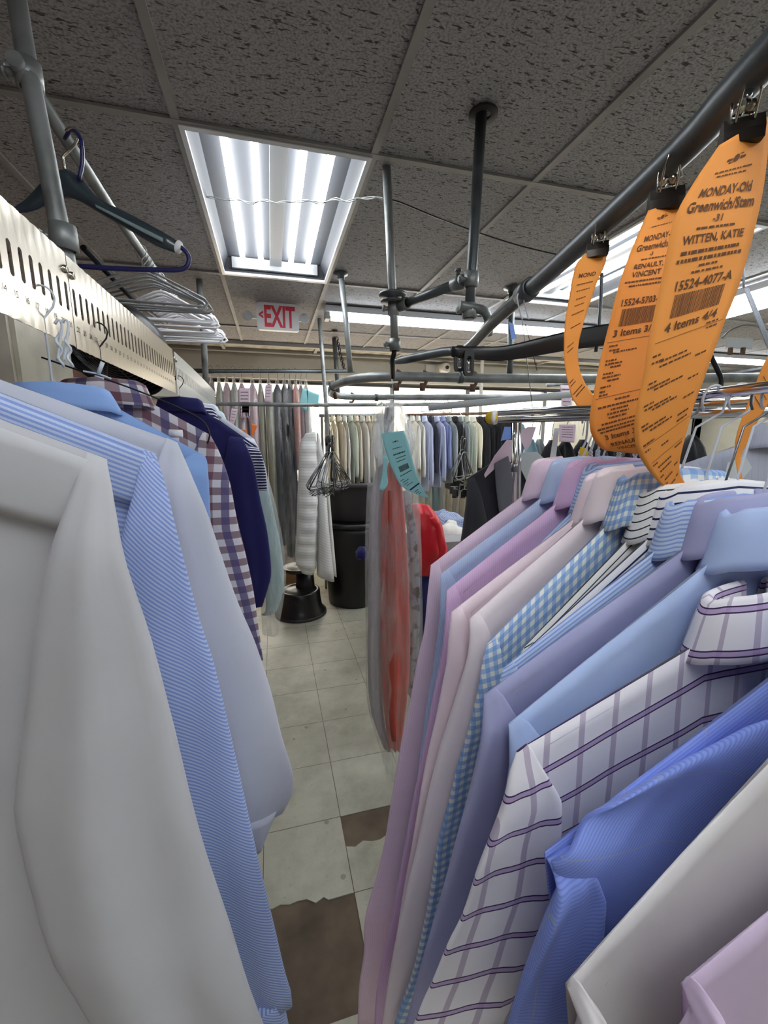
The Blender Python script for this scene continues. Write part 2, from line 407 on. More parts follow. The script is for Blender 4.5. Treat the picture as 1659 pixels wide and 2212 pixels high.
# pale door frame on the far right of the back wall
dx = at(1560, 870, Y1-.02).x
for k, (a, b) in enumerate(((dx-.35, dx-.22), (dx+.75, dx+.88))):
    tag(MB().box((min(a, X1-.2), Y1-.05, 0), (min(b, X1-.07), Y1-.001, 2.15)).build(f'trim_{6+k}', M['trim']), kind='structure')
tag(MB().box((X0, Y1-.02, 0), (X1, Y1-.001, .1)).build('baseboard_back', M['wood_dark']), kind='structure')

# ------------------------------------------------------------------ ceiling lights
def troffer(i, y, label):
    xa, xb, ya, yb = GX+.61*i+.012, GX+.61*(i+1)-.012, y+.012, y+1.235-.012
    t = empty('ceiling_light', ((xa+xb)/2, (ya+yb)/2, CEIL), label, 'ceiling light')
    r = MB(); z0, z1 = CEIL+.004, CEIL+.085; e = .03
    # sloped pan, open below
    vs = [(xa, ya, z0), (xb, ya, z0), (xb, yb, z0), (xa, yb, z0), (xa+e, ya+.01, z1), (xb-e, ya+.01, z1), (xb-e, yb-.01, z1), (xa+e, yb-.01, z1)]
    r.add(vs, [(0, 1, 5, 4), (1, 2, 6, 5), (2, 3, 7, 6), (3, 0, 4, 7), (4, 5, 6, 7)], flat=True)
    r.build('reflector', M['reflector'], t)
    f = MB()
    for a, b in (((xa-.008, ya-.008), (xa+.008, yb+.008)), ((xb-.008, ya-.008), (xb+.008, yb+.008)), ((xa+.008, ya-.008), (xb-.008, ya+.012)), ((xa+.008, yb-.016), (xb-.008, yb+.008))):
        f.box((a[0], a[1], CEIL-.006), (b[0], b[1], CEIL+.006))
    f.build('frame', M['lamp_white'], t)
    xm = (xa+xb)/2
    bal = MB(); bal.box((xm-.032, ya+.05, z1-.035), (xm+.032, yb-.04, z1-.002)); bal.build('ballast_cover', M['grey_plastic'], t)
    for dx_ in (-.178, -.082, .082, .178):
        MB().tube([(xm+dx_, ya+.035, z1-.042), (xm+dx_, yb-.035, z1-.042)], .0135, n=10).build('tube', M['tube_lit'], t)
    for yy in (ya+.012, yb-.034):
        MB().box((xa+.05, yy, z1-.06), (xb-.05, yy+.022, z1-.003)).build('socket_bar', M['grey_plastic'], t)
    return t
troffer(0, 1.555, 'recessed ceiling light with four bare lit tubes above the aisle, near the exit sign')
troffer(3, 1.555, 'recessed ceiling light with four tubes partly hidden behind the orange tags')
troffer(0, -.89, 'recessed ceiling light added unseen behind the viewpoint, lighting the white shirt')  # out of view, added to light the near shirts from above
troffer(2, -.89, 'recessed ceiling light added unseen behind the viewpoint, brightening the pale lilac shirt rack')  # unseen lamp added to brighten both shirt racks
troffer(0, -3.34, 'recessed ceiling light added unseen at the near end of the shop, left row')  # added fixture behind the camera, outside the view
troffer(3, -3.34, 'recessed ceiling light added unseen at the near end of the shop, middle row')  # likewise an added overhead light, never in view
troffer(7, 1.555, 'recessed ceiling light far out by the right wall, window side')
troffer(7, -.89, 'recessed ceiling light far out by the right wall, near side')
def strip_light(a, b, label, wid=.12, wrap=False):
    a, b = Vector(a), Vector(b); t = empty('strip_light', (a+b)/2, label, 'ceiling light'); d = (b-a).normalized(); n = Vector((d.y, -d.x, 0))
    h = MB(); z0, z1 = CEIL-.065, CEIL-.004; ww = wid/2
    vs = [a+n*ww, a-n*ww, b-n*ww, b+n*ww]; P = [(v.x, v.y, z1) for v in vs]+[((v.x*1), v.y, z0+.02) for v in vs]
    h.add(P, [(0, 1, 2, 3), (0, 4, 5, 1), (1, 5, 6, 2), (2, 6, 7, 3), (3, 7, 4, 0), (7, 6, 5, 4)], flat=True)
    h.build('housing', M['lamp_white'], t)
    if wrap:
        MB().tube([(a.x, a.y, z0+.005), (b.x, b.y, z0+.005)], ww*.8, n=14).build('diffuser', M['tube_lit'], t)
    else:
        e = d*.05
        for q in (-.03, .03):
            MB().tube([(a+e+n*q).to_tuple()[:2]+(z0-.005,), (b-e+n*q).to_tuple()[:2]+(z0-.005,)], .018, n=10).build('tube', M['tube_lit'], t)
        for p in (a, b-d*.03):
            MB().box((min(p.x, p.x+d.x*.03), p.y-.045, z0-.028), (max(p.x, p.x+d.x*.03)+.001, p.y+.045, z0+.02)).build('end_cap', M['grey_plastic'], t)
    return t
strip_light((.42, 3.26, 0), (2.88, 3.26, 0), 'long fluorescent strip light on the ceiling behind the grey poles')
strip_light((3.02, 1.2, 0), (3.02, 2.46, 0), 'wide white wraparound light at the upper right edge beside the orange tag', .2, True)
strip_light((4.3, 3.9, 0), (6.1, 3.9, 0), 'far strip light low at the right edge above the clip hanger')

# exit sign
ex = at(600, 690, 3.3); t = empty('exit_sign', (ex.x, 3.3, 2.39), 'white exit sign with red letters and two emergency lamp heads, hanging from the ceiling', 'exit sign')
c0 = at(553, 655, 3.3); c1 = at(646, 712, 3.3); z0, z1 = at(560, 712, 3.3).z, at(600, 656, 3.3).z
def rbox(x0, x1, z0, z1, y0, y1, r, n=6):
    pts = []
    for cx, cz, a0 in ((x1-r, z1-r, 0), (x0+r, z1-r, PI/2), (x0+r, z0+r, PI), (x1-r, z0+r, 1.5*PI)):
        for k in range(n+1): an = a0+PI/2*k/n; pts.append((cx+r*math.cos(an), cz+r*math.sin(an)))
    N = len(pts); vs = [(x, y0, z) for x, z in pts]+[(x, y1, z) for x, z in pts]
    fs = [tuple(range(N))[::-1], tuple(range(N, 2*N))]+[(i, (i+1) % N, (i+1) % N+N, i+N) for i in range(N)]
    return MB().add(vs, fs, flat=True)
rbox(c0.x, c1.x, z0, z1, 3.285, 3.33, .02).build('sign_face', M['sign_white'], t)
def text_mesh(s, size=1, bold=.0):
    cu = bpy.data.curves.new('t', 'FONT'); cu.body = s; cu.size = size; cu.align_x = 'LEFT'; cu.offset = bold; cu.resolution_u = 2
    o = bpy.data.objects.new('t', cu); COL.objects.link(o); dg = bpy.context.evaluated_depsgraph_get()
    me = bpy.data.meshes.new_from_object(o.evaluated_get(dg)); vs = [v.co.copy() for v in me.vertices]; fs = [tuple(p.vertices) for p in me.polygons]
    bpy.data.objects.remove(o); bpy.data.curves.remove(cu); bpy.data.meshes.remove(me); return vs, fs
def fit_text(s, x0, x1, z0, z1, y, bold=.02):
    vs, fs = text_mesh(s, 1, bold); xa = min(v.x for v in vs); xb = max(v.x for v in vs); za = min(v.y for v in vs); zb = max(v.y for v in vs)
    return [(x0+(v.x-xa)/(xb-xa)*(x1-x0), y, z0+(v.y-za)/(zb-za)*(z1-z0)) for v in vs], fs
W_, H_ = c1.x-c0.x, z1-z0
m_ = MB(); v, f = fit_text('EXIT', c0.x+W_*.18, c1.x-W_*.09, z0+H_*.10, z1-H_*.10, 3.283, .03); m_.add(v, f, flat=True)
v, f = fit_text('<', c0.x+W_*.05, c0.x+W_*.155, z0+H_*.40, z0+H_*.68, 3.283, .04); m_.add(v, f, flat=True)
m_.build('lettering', M['red_print'], t)
for px in (535, 658):
    q = at(px, 682 if px < 600 else 688, 3.33)
    h = MB().lathe([(0, -.045), (.02, -.04), (.032, -.015), (.034, 0), (.030, .004), (0, .003)], q, 20, axis=(0, -1, -.15)); h.build('lamp_head', M['lamp_white'], t)
b_ = MB().box(((c0.x+c1.x)/2-.07, 3.28, z1), ((c0.x+c1.x)/2+.07, 3.35, CEIL)); b_.build('mounting_canopy', M['lamp_white'], t)
MB().box((c0.x-.05, 3.332, (z0+z1)/2-.01), (c1.x+.05, 3.342, (z0+z1)/2+.012)).build('bracket', M['lamp_white'], t)
# ================================================================== RAILS, POLES, HANGING STEEL
def pole(name, pts, r, mt, label, cat='pole', n=14, flange=None, clamps=()):
    """a pipe with its ceiling flange and clamps as parts"""
    t = empty(name, pts[0], label, cat)
    MB().tube(pts, r, n).build('pipe', M[mt], t)
    if flange: MB().lathe([(0, .0), (r*2.6, 0), (r*2.6, -.006), (r*1.3, -.014), (r*1.3, -.03), (r, -.03)], flange, 24).build('flange', M['pipe_dark'], t)
    for c, ax in clamps:
        c = Vector(c); ax = Vector(ax)
        k = MB().lathe([(r, -.022), (r*1.35, -.022), (r*1.4, 0), (r*1.35, .022), (r, .022)], c, 16, axis=ax)
        side = ax.cross(Vector((0, 1, 0))); side = side.normalized() if side.length > .1 else Vector((1, 0, 0))
        k.tube([c+side*r*1.2, c+side*(r*1.2+.025)], .008, 8); k.tube([c+side*(r*1.2+.016), c+side*(r*1.2+.022)], .012, 6)
        k.build('clamp', M['pipe'], t)
    return t
V = Vector
# left rack: leaning pole, upper pipe, slotted plate
lp = [V((-.442, 1.13, 2.47)), V((-.416, 1.08, 2.25)), V((-.392, 1.045, 2.08)), V((-.362, 1.0, 1.86)), V((-.36, 1.0, 1.80))]
pole('support_pole', lp, .0165, 'pipe', 'grey steel pole at the upper left, clamped to the pipe above the slotted plate', flange=None,
     clamps=((lp[1]+V((0, 0, -.02)), (0, 0, 1)), (lp[3]+V((.0, 0, .06)), (0, 0, 1))))
up_pipe = [V((-.425, 1.05, 2.235)), V((-.42, 1.5, 2.205)), V((-.42, 2.05, 2.205)), V((-.42, 2.75, 2.20))]
pole('hanger_pipe', up_pipe, .014, 'pipe', 'straight grey pipe at the upper left carrying the stack of empty white hangers', 'pipe')
pole('brace_bar', [at(180, 535, 1.7), at(300, 660, 2.1), at(360, 700, 2.5)], .010, 'wire_black', 'thin dark bar behind the slotted plate under the empty hangers', 'bar')
PX = -.33
def slotted_plate(ya, yb, z0, z1, label, mt, skew=0, slots=True):
    t = empty('slotted_plate', (PX, ya, z1), label, 'slotted plate', 'slotted rail plates'); p = .0275; n = int((yb-ya)/p); mb = MB()
    zs0, zs1 = z0+.062, z0+.098; hw = .0055
    def zz(y, z): return z-skew*((y-ya)/(yb-ya))**2
    for i in range(n):
        y0, y1 = ya+p*i, ya+p*(i+1); c = (y0+y1)/2; inner = []; outer = []
        for k in range(12):
            an = 2*PI*k/12+PI/12; cy, sy = math.cos(an), math.sin(an)
            inner.append((c+hw*cy, (zs1 if sy > 0 else zs0)+hw*sy))
        m_ = max(abs(math.cos(PI/12)), 1)
        for k in range(12):
            an = 2*PI*k/12+PI/12; cy, sy = math.cos(an), math.sin(an); q = max(abs(cy), abs(sy))
            outer.append((c+p/2*cy/q, lerp(z0, z1, .5)+(z1-z0)/2*sy/q))
        corner = lambda a, b: (y1 if a > 0 else y0, z1 if b > 0 else z0)
        vs = [(PX, y, zz(y, z)) for y, z in inner]+[(PX, y, zz(y, z)) for y, z in outer]; fs = []
        for k in range(12):
            fs.append((k, (k+1) % 12, 12+(k+1) % 12, 12+k))
        for (a, b, k) in ((1, 1, 1), (-1, 1, 4), (-1, -1, 7), (1, -1, 10)):
            y, z = corner(a, b); vs.append((PX, y, zz(y, z))); fs.append((12+k, 12+(k+1) % 12, len(vs)-1))
        if slots: mb.add(vs, fs, flat=True)
        else: mb.add([(PX, y0, zz(y0, z0)), (PX, y1, zz(y1, z0)), (PX, y1, zz(y1, z1)), (PX, y0, zz(y0, z1))], [(0, 1, 2, 3)], flat=True)
    o = mb.build('plate', M[mt], t); md = o.modifiers.new('thick', 'SOLIDIFY'); md.thickness = .0022; md.offset = 0
    first = int(round((ya-.3)/p))
    for i in range(0, n if slots and mt == 'alu' else 0):
        vs, fs = text_mesh(str(first+i), .013); y = ya+p*(i+.5)
        MB().add([(PX+.0018, y-.006+v.x, zz(y, z0)+.030+v.y) for v in vs], fs, flat=True).build('slot_number', M['ink'], t)
    for yy in (ya+.01, yb-.012):
        MB().lathe([(0, .006), (.006, .006), (.007, .001)], (PX, yy, zz(yy, zs1)+.004 if not slots else zz(yy, z1-.03)), 10, axis=(1, 0, 0)).build('bolt', M['clip'], t)
    return t
slotted_plate(.30, .905, 1.708, 1.862, 'nearest brushed metal plate of numbered slots above the white shirt', 'alu')
slotted_plate(.908, 1.76, 1.706, 1.860, 'middle brushed metal plate of numbered slots, in front of the black fan', 'alu')
slotted_plate(1.763, 2.95, 1.704, 1.858, 'farthest cloudy slotted plate, its end drooping over the navy shirt', 'alu2', .03)

# ceiling poles
def P(px, py, Y): return at(px, py, Y)
cf = atz(1040, 243, CEIL)
pole('ceiling_pole', [V((cf.x, cf.y, CEIL)), at(1018, 600, 1.32), at(1013, 690, 1.33)], .0165, 'pipe_dark',
     'dark grey pole through a round black hole in the ceiling, tallest and most central', clamps=((at(1018, 605, 1.32), (0, 0, 1)), (at(1014, 672, 1.33), (0, 0, 1))))
tag(MB().lathe([(.022, 0), (.042, 0), (.042, -.006), (.022, -.006)], (cf.x+.006, cf.y, CEIL-.001), 28).build('ceiling_ring', M['ink']), 'black round hole trim where the tallest pole enters the ceiling', 'ring')
cf = atz(835, 360, CEIL)
pole('ceiling_pole', [V((cf.x, cf.y, CEIL)), at(846, 600, 1.62), at(851, 690, 1.63), at(853, 752, 1.64)], .0155, 'pipe',
     'grey ceiling pole with a round flange halfway, just right of the four lit tubes', clamps=((at(850, 668, 1.63), (0, 0, 1)), (at(853, 745, 1.64), (0, 0, 1))))
fl = at(848, 640, 1.62)
tag(MB().lathe([(.016, .012), (.05, .010), (.052, .004), (.05, -.002), (.02, -.004), (.03, -.012), (.045, -.016), (.045, -.022), (.017, -.022)], fl, 28).build('pipe_flange', M['pipe_dark']), 'round dark pipe flange around the pole beside the cross pipe', 'flange')
tag(MB().tube([at(853, 752, 1.64), at(851, 765, 1.64), at(848, 775, 1.66), at(848, 815, 1.75)], .010, 8).build('drop_rod', M['wire_black']), 'black bent rod dropping from the flanged pole to the curved rail', 'rod')
pole('cross_pipe', [at(860, 662, 1.63), at(1000, 608, 1.34)], .0155, 'pipe_dark', 'short dark cross pipe bridging the flanged pole and the tallest pole', 'pipe', clamps=((at(990, 612, 1.36), at(1000, 608, 1.34)-at(860, 662, 1.63)), (at(872, 658, 1.6), at(1000, 608, 1.34)-at(860, 662, 1.63))))
tag(MB().tube(crv([at(992, 660, 1.32), at(1015, 664, 1.32), at(1045, 672, 1.33), at(1055, 695, 1.36), at(1056, 720, 1.40)], 14), .015, 12).build('pipe_elbow', M['pipe']), 'curved pipe elbow at the foot of the tallest pole', 'pipe elbow')
cf = atz(736, 590, CEIL)
pole('ceiling_pole', [V((cf.x, cf.y, CEIL)), at(748, 700, cf.y-.0), at(757, 806, cf.y)], .0165, 'pipe', 'bright grey ceiling pole with ceiling flange, in front of the strip light', flange=(cf.x, cf.y, CEIL-.001))
cf = atz(690, 688, CEIL)
pole('ceiling_pole', [V((cf.x, cf.y, CEIL)), at(698, 790, cf.y), at(704, 870, cf.y), at(708, 980, cf.y)], .017, 'pipe', 'slim grey ceiling pole between the exit sign and the flanged bright pole')
cf = atz(722, 730, CEIL)
pole('ceiling_pole', [V((cf.x, cf.y, CEIL)), at(727, 800, cf.y), at(730, 850, cf.y)], .022, 'pipe_dark', 'far dark pole beside a hanging chain near the window wall')
cf = atz(430, 604, CEIL)
pole('ceiling_pole', [V((cf.x, cf.y, CEIL)), at(438, 700, cf.y), at(446, 850, cf.y)], .0185, 'pipe', 'grey ceiling pole standing behind the stack of white hangers')
cf = atz(1106, 621, CEIL)
pole('ceiling_pole', [V((cf.x, cf.y, CEIL)), at(1103, 760, cf.y), at(1100, 820, cf.y)], .02, 'pipe_dark', 'ceiling pole with dark flange near the right recessed light', flange=(cf.x, cf.y, CEIL-.001))
pole('window_post', [V((at(1040, 830, 4.4).x, 4.4, 0)), V((at(1040, 830, 4.4).x, 4.4, CEIL))], .02, 'trim', 'thin white conduit post in front of the windows', 'post')
for xs, Y_, zt, lab in ((at(695, 898, 4.15).x, 4.15, at(695, 898, 4.15).z, 'slim stand post at the left end of the cream row'), (at(842, 897, 4.15).x, 4.15, at(842, 897, 4.15).z, 'slim stand post at the right end of the cream row'),
                        (at(882, 897, 4.2).x, 4.2, at(882, 897, 4.2).z, 'slim stand post at the left end of the blue and black row'), (at(1225, 888, 4.2).x, 4.2, at(1225, 888, 4.2).z, 'slim stand post at the right end of the blue and black row')):
    pole('stand_post', [V((xs, Y_+.0, 0)), V((xs, Y_, zt))], .012, 'pipe', lab, 'post')
# chain
ch = MB(); a = at(728, 733, 3.95); b = at(744, 800, 3.95); n = 13
for i in range(n):
    p = a.lerp(b, i/(n-1)); ang = PI/2*(i % 2); u = V((math.cos(ang), math.sin(ang), 0))
    ch.tube([p+u*.012*math.cos(q*PI/4)+V((0, 0, .022*math.sin(q*PI/4))) for q in range(8)], .004, 5, closed=True)
ch.lathe([(0, 0), (.03, 0), (.03, -.01), (0, -.012)], (a.x-.02, 3.95, CEIL), 12)
tag(ch.build('chain', M['wire_black']), 'dark link chain hanging from the ceiling by the far dark pole', 'chain')

# oval loop of the garment conveyor
ZC = 1.83
lo = crv([(2.35, 1.55, ZC), (1.6, 1.80, ZC), (1.0, 1.93, ZC), (.66, 1.97, ZC), (.50, 2.02, ZC), (.41, 2.14, ZC), (.36, 2.40, ZC), (.375, 2.70, ZC), (.42, 2.93, ZC), (.52, 3.04, ZC), (.70, 3.06, ZC), (1.1, 2.95, ZC), (1.7, 2.80, ZC), (2.4, 2.65, ZC)], 80)
t = empty('conveyor_rail', lo[0], 'thick curved grey conveyor rail looping round above the middle racks', 'rail')
MB().tube(lo, .022, 14).build('rail_tube', M['pipe'], t)
for px in (868, 905, 1012, 760):
    q = min(lo[:40], key=lambda p: abs(p.y*(ray(px, 820).x/ray(px, 820).y)-p.x)) if px != 760 else min(lo[40:], key=lambda p: abs(p.y*(ray(px, 857).x/ray(px, 857).y)-p.x))
    br = MB().tube([q+V((0, 0, .028)), q+V((.018, 0, .02)), q+V((.025, 0, -.01)), q+V((.012, 0, -.035)), q+V((.0, 0, -.06))], .008, 8)
    br.tube([q+V((0, 0, -.03)), q+V((0, 0, -.065))], .014, 8); br.build('bracket', M['rust'], t)
for q in (lo[24], lo[38], lo[52]):
    MB().lathe([(.022, -.012), (.027, -.012), (.027, .012), (.022, .012)], q, 16, axis=(lo[25]-lo[24] if q == lo[24] else V((0, 1, 0)) if q == lo[38] else V((1, 0, 0)))).build('joint_ring', M['pipe_dark'], t)
MB().tube([lo[42]+V((0, 0, .02)), lo[42]+V((.01, 0, .06)), lo[42]+V((.03, 0, -.05))], .012, 8).build('bracket', M['rust'], t)
pole('hanging_rail', [V((PX+.006, 2.90, 1.752)), at(700, 875, 2.90), at(1000, 873, 2.92)], .0125, 'pipe', 'straight slim grey rail running in front of the bagged clothes and the window', 'rail')
pole('hanging_rail', [at(380, 800, 3.595), at(460, 802, 3.595), at(765, 802, 3.595)], .017, 'pipe_dark', 'dark rail at the back left carrying the bagged garments', 'rail')
pole('hanging_rail', [at(990, 868, 4.38), at(1250, 862, 4.38), at(1420, 859, 4.38)], .013, 'pipe', 'slim far rail under the right end of the conveyor loop', 'rail')
pole('hanging_rail', [at(689, 898, 4.15), at(845, 897, 4.15)], .016, 'pipe', 'thin rail before the window holding the cream clothes', 'rail')
pole('hanging_rail', [at(876, 897, 4.2), at(1000, 894, 4.2), at(1230, 888, 4.2)], .015, 'rust', 'thin reddish rail before the window holding the blue and black clothes', 'rail')
pole('hanging_rail', [at(1480, 826, 2.5), at(1659, 795, 2.3)], .016, 'pipe_dark', 'dark rail at the right edge above the black twisted hanger', 'rail')
pole('grey_tube', [at(926, 880, 1.5), at(1080, 866, 1.45), at(1250, 850, 1.4)], .013, 'card', 'pale grey cardboard tube slanting across in front of the windows', 'tube')

# big slanted dark rail of the right rack with cut-off end
t = empty('slanted_rail', (.6, .9, 1.9), 'big dark steel rail slanting from the upper right corner to a cut end', 'rail')
rp = crv([V((.33, -1.4, 1.91)), V((.39, -.6, 1.908)), V((.445, .20, 1.905)), V((.47, .36, 1.902)), V((.515, .49, 1.902)), V((.60, .86, 1.90)), V((.665, 1.20, 1.895)), V((.735, 1.50, 1.885)), V((.735, 1.62, 1.88)), at(960, 760, 1.70), at(842, 784, 2.02)], 90)
rr = [.0185]*87+[.016, .011, .004]
MB().tube(rp, rr, 18).build('rail_tube', M['pipe_dark'], t)
jp = V((.622, .98, 1.90)); MB().lathe([(.0185, -.03), (.024, -.03), (.025, 0), (.024, .03), (.0185, .03)], jp, 18, axis=(.2, 1, 0)).build('joint_sleeve', M['pipe_dark'], t)

pole('ceiling_pole', [V((.352, -1.1, 1.91)), V((.352, -1.1, CEIL))], .016, 'pipe_dark', 'ceiling pole holding the near end of the slanted rail, behind the viewpoint')
# overhead cable
cb = crv([at(-30, 235, 1.9), at(90, 295, 1.95), at(180, 340, 2.0), at(290, 383, 2.05), at(410, 418, 2.05), at(520, 434, 2.0), at(620, 436, 1.9), at(720, 434, 1.8), at(800, 428, 1.68), at(835, 429, 1.62)], 70)
for k, q in enumerate(cb): q += V((0, .004*math.sin(k*1.3), .003*math.cos(k*1.3)))
c = MB().tube(cb, .0022, 6).tube([q+V((0, .006*math.cos(k*.9), .007*math.sin(k*.9))) for k, q in enumerate(cb)], .0018, 6)
tag(c.build('cable', M['pipe']), 'thin twisted pale cable strung under the ceiling across the four lit tubes', 'cable')
tag(MB().tube(crv([at(838, 430, 1.62), at(865, 437, 1.60), at(940, 468, 1.55), at(1015, 496, 1.45), at(1120, 530, 1.4), at(1230, 556, 1.35)], 30), .0022, 6).build('cable', M['wire_black']), 'dark thin cable running right from the flanged pole across ceiling tiles', 'cable')

# chrome rolling rack in the middle right: double rail, end post
t = empty('clothes_rack', (.42, .72, 1.58), 'chrome clothes rack with double top rail and a yellow end tag', 'clothes rack')
a, b = V((.397, .690, 1.5795)), V((.66, .36, 1.583))
for dz in (0, .013):
    MB().tube([a+V((0, dz*1.2, dz)), b+V((0, dz*1.2, dz))], .0062, 12).build('top_rail', M['chrome'], t)
ps = at(1106, 930, .70)
MB().tube([at(1112, 912, .70), at(1112, 1030, .70), at(1110, 1142, .70)], .0046, 12).build('post', M['chrome'], t)
MB().tube([at(1122, 912, .72), at(1121, 1125, .72)], .0036, 10).build('post', M['chrome'], t)
MB().lathe([(.0046, -.008), (.0058, -.008), (.0058, .008), (.0046, .008)], at(1111, 1010, .70), 14).build('post_collar', M['wire_grey'], t)
MB().lathe([(0, -.004), (.012, -.003), (.013, .001), (0, .003)], a+V((-.006, .006, .004)), 18, axis=(-.6, .75, 0)).build('end_cap', M['white_plastic'], t)
MB().lathe([(0, 0), (.0115, 0), (.0115, .0015), (0, .0015)], a+V((-.011, .008, .004)), 16, axis=(-.75, -.66, 0)).build('end_tag', M['yellow'], t)
pole('hook_rail', [V((.53, .60, 1.60)), V((.50, .36, 1.60)), V((.49, .05, 1.60))], .0062, 'chrome', 'chrome rail on the right from which the pale pink and blue shirts hang', 'rail')
# ================================================================== HANGERS AND SHIRTS
def wire_hanger(N, Y, rail_z, w, h, mt, label, group=None, r=.0016, twist=True, rail_r=.0065, sg=1, bar=True, name='wire_hanger', hook_dx=0):
    """N: point where the hook's neck meets the shoulders"""
    x, z = N.x, N.z; c = MB(); rr = .018; top = rail_z+rail_r+.002
    hook = [(x+hook_dx+sg*(-rr*math.cos(a)), Y, top-rr+rr*math.sin(a)) for a in [PI*k/9 for k in range(-2, 10)]]
    neck = [(x+hook_dx+sg*rr*.8, Y, top-rr-.012), (x+hook_dx*.5, Y, top-rr-.03), (x, Y, z+.012), (x, Y, z)]
    c.tube(hook+neck, r, 6)
    if twist:
        hh = [V((x+.0032*math.cos(k*.9), Y+.0032*math.sin(k*.9), lerp(z+.03, z-.002, k/14))) for k in range(15)]
        c.tube(hh, r, 6)
    sh = [(x, Y, z), (x-w*.3, Y, z-h*.22), (x-w*.93, Y, z-h*.93), (x-w, Y, z-h*1.08), (x-w*.97, Y, z-h*1.18)]
    c.tube(crv(sh, 14), r, 6); sh2 = [(2*x-a, b, d) for a, b, d in sh]; c.tube(crv(sh2, 14), r, 6)
    if bar: c.tube([sh[-1], (x, Y, z-h*1.2), sh2[-1]], r, 6)
    return tag(c.build(name, M[mt]), label, 'hanger', group)
class Shirt: pass
def shirt(label, N, S, cloth, outer=None, sw=(.016, .105, .14, .135, .12, .10), body=.74, T=.009, cuff=False, short=False, yoke=False, seed=1,
          fold=.005, name='dress_shirt', cat='shirt', collar=True, col_h=.040, trim=None, outer_len=.60, collar_mat=None, far=True, res=1.0, sleeve_off=.010,
          wr=.004, rowsleeve=34, group=None, sleeve_mat=None, hem_band=None, body_front=0):
    """N back of the neck, S visible shoulder tip; both in the shirt's own plane Y = const"""
    Y = N.y; sg = 1 if S.x > N.x else -1; w = abs(S.x-N.x); h = N.z-S.z
    t = empty(name, (N.x, Y, N.z), label, cat, group); rs = random.Random(seed)
    ph = rs.random()*6
    def fo(s_, tt): return fold*min(1, tt*2.5)*(math.sin(s_*17+ph+tt*1.5)+.6*math.sin(s_*31-ph*2))*.8
    neck = .07
    def arch(s_):
        d = abs(2*s_-1)*w
        return h*(1-max(0, (d-neck))/(w-neck)) if d > neck else h*(1+.0*(1-d/neck))
    mb = MB(); zb = N.z-h
    L = [(N.x-w, Y, zb), (N.x-w*.95, Y, zb-.09), (N.x-w*.87, Y, zb-.22), (N.x-w*.86, Y, zb-.42), (N.x-w*.92, Y, zb-body+h)]
    R = [(2*N.x-a, b, c) for a, b, c in L]
    loft(mb, L, R, [T*.55, T, T*1.15, T*1.2, T*1.1], ny=int(40*res), nx=int(34*res), arch=arch, fold=fo, wr=wr, seed=seed, ends=(.3, .9), hem=lambda s_: -.02*math.sin(PI*s_))
    mb.build('body', M[cloth], t)
    if yoke:
        yb = MB(); vs = []; fs = []; uv = []; nx, ny = 40, 7
        for j in range(ny):
            for i in range(nx):
                s_ = i/(nx-1); x = N.x+(2*s_-1)*(w*.995); top = zb+arch(s_); dep = .004+.078*(1-.25*abs(2*s_-1))*j/(ny-1)
                q = j/(ny-1); yy = Y-(T*.34+.001+(T*.40)*min(1, q*1.6)**.6)-fo(s_, q*.1)
                vs.append((x, yy, top-dep)); uv.append(((2*s_-1)*w, -dep))
        for j in range(ny-1):
            for i in range(nx-1): fs.append((j*nx+i, (j+1)*nx+i, (j+1)*nx+i+1, j*nx+i+1))
        yb.add(vs, fs, [[uv[k] for k in f] for f in fs]); o = yb.build('yoke', M[trim or cloth], t)
        md = o.modifiers.new('cloth', 'SOLIDIFY'); md.thickness = .0012; md.offset = -1
    ln = outer_len if not short else .24
    def sleeve(side, op):
        if op: O = [at(px, py, Y) for px, py in op]; O = [V((p.x, Y, p.z)) for p in O]
        else:
            sx_ = N.x+side*w; O = [V((sx_, Y, zb)), V((sx_+side*.022, Y, zb-.05)), V((sx_+side*.04, Y, zb-.2)), V((sx_+side*.055, Y, zb-.42)), V((sx_+side*.05, Y, zb-ln))]
        n = rowsleeve; Oc = crv(O, n); I = []
        for k, p in enumerate(Oc):
            q = k/(n-1); wd = prof(sw, q); I.append(V((p.x-side*wd, Y, p.z-(.0 if k else 0)+.010*(1-q)*(1 if k > 0 else .6))))
        offs = [NB*(T*1.0+sleeve_off*.55)*min(1, .12+(k/(n-1))*9) for k in range(n)]; off = offs[-1]
        Lr, Rr = (Oc, I) if side < 0 else (I, Oc)
        if not short:
            Oc2 = Oc[:]
        s = MB(); p2 = rs.random()*6
        loft(s, [p+o_ for p, o_ in zip(Lr, offs)], [p+o_ for p, o_ in zip(Rr, offs)], [T*.35, T*.95, T*1.0, T, T*.9, T*.8], ny=n, nx=16,
             fold=lambda a, b: fold*.9*min(1, b*3)*(math.sin(a*5+p2+b*3)+.4*math.sin(a*13+b*5)), wr=wr, seed=seed+5*side, ends=(.45, .85))
        so = s.build('sleeve', M[sleeve_mat or cloth], t)
        if (cuff and not short) or hem_band:
            k = n-1; d = (Oc[k]-Oc[k-3]).normalized(); A = Oc[k]-d*.015; B = I[k]-d*.015; cl = .065 if not short else .02
            if short: cl = .02
            cb_ = MB(); L2, R2 = (A, B) if side < 0 else (B, A)
            ins = (R2-L2)*(.12 if not short else -.01)
            loft(cb_, [L2+ins+off, L2+ins*1.1+off+d*cl], [R2-ins+off, R2-ins*1.1+off+d*cl], T*1.15, ny=6, nx=10, ends=(1, 1), seed=seed)
            cb_.build('cuff', M[hem_band or sleeve_mat or cloth], so)
    sleeve(sg, outer)
    if far: sleeve(-sg, None)
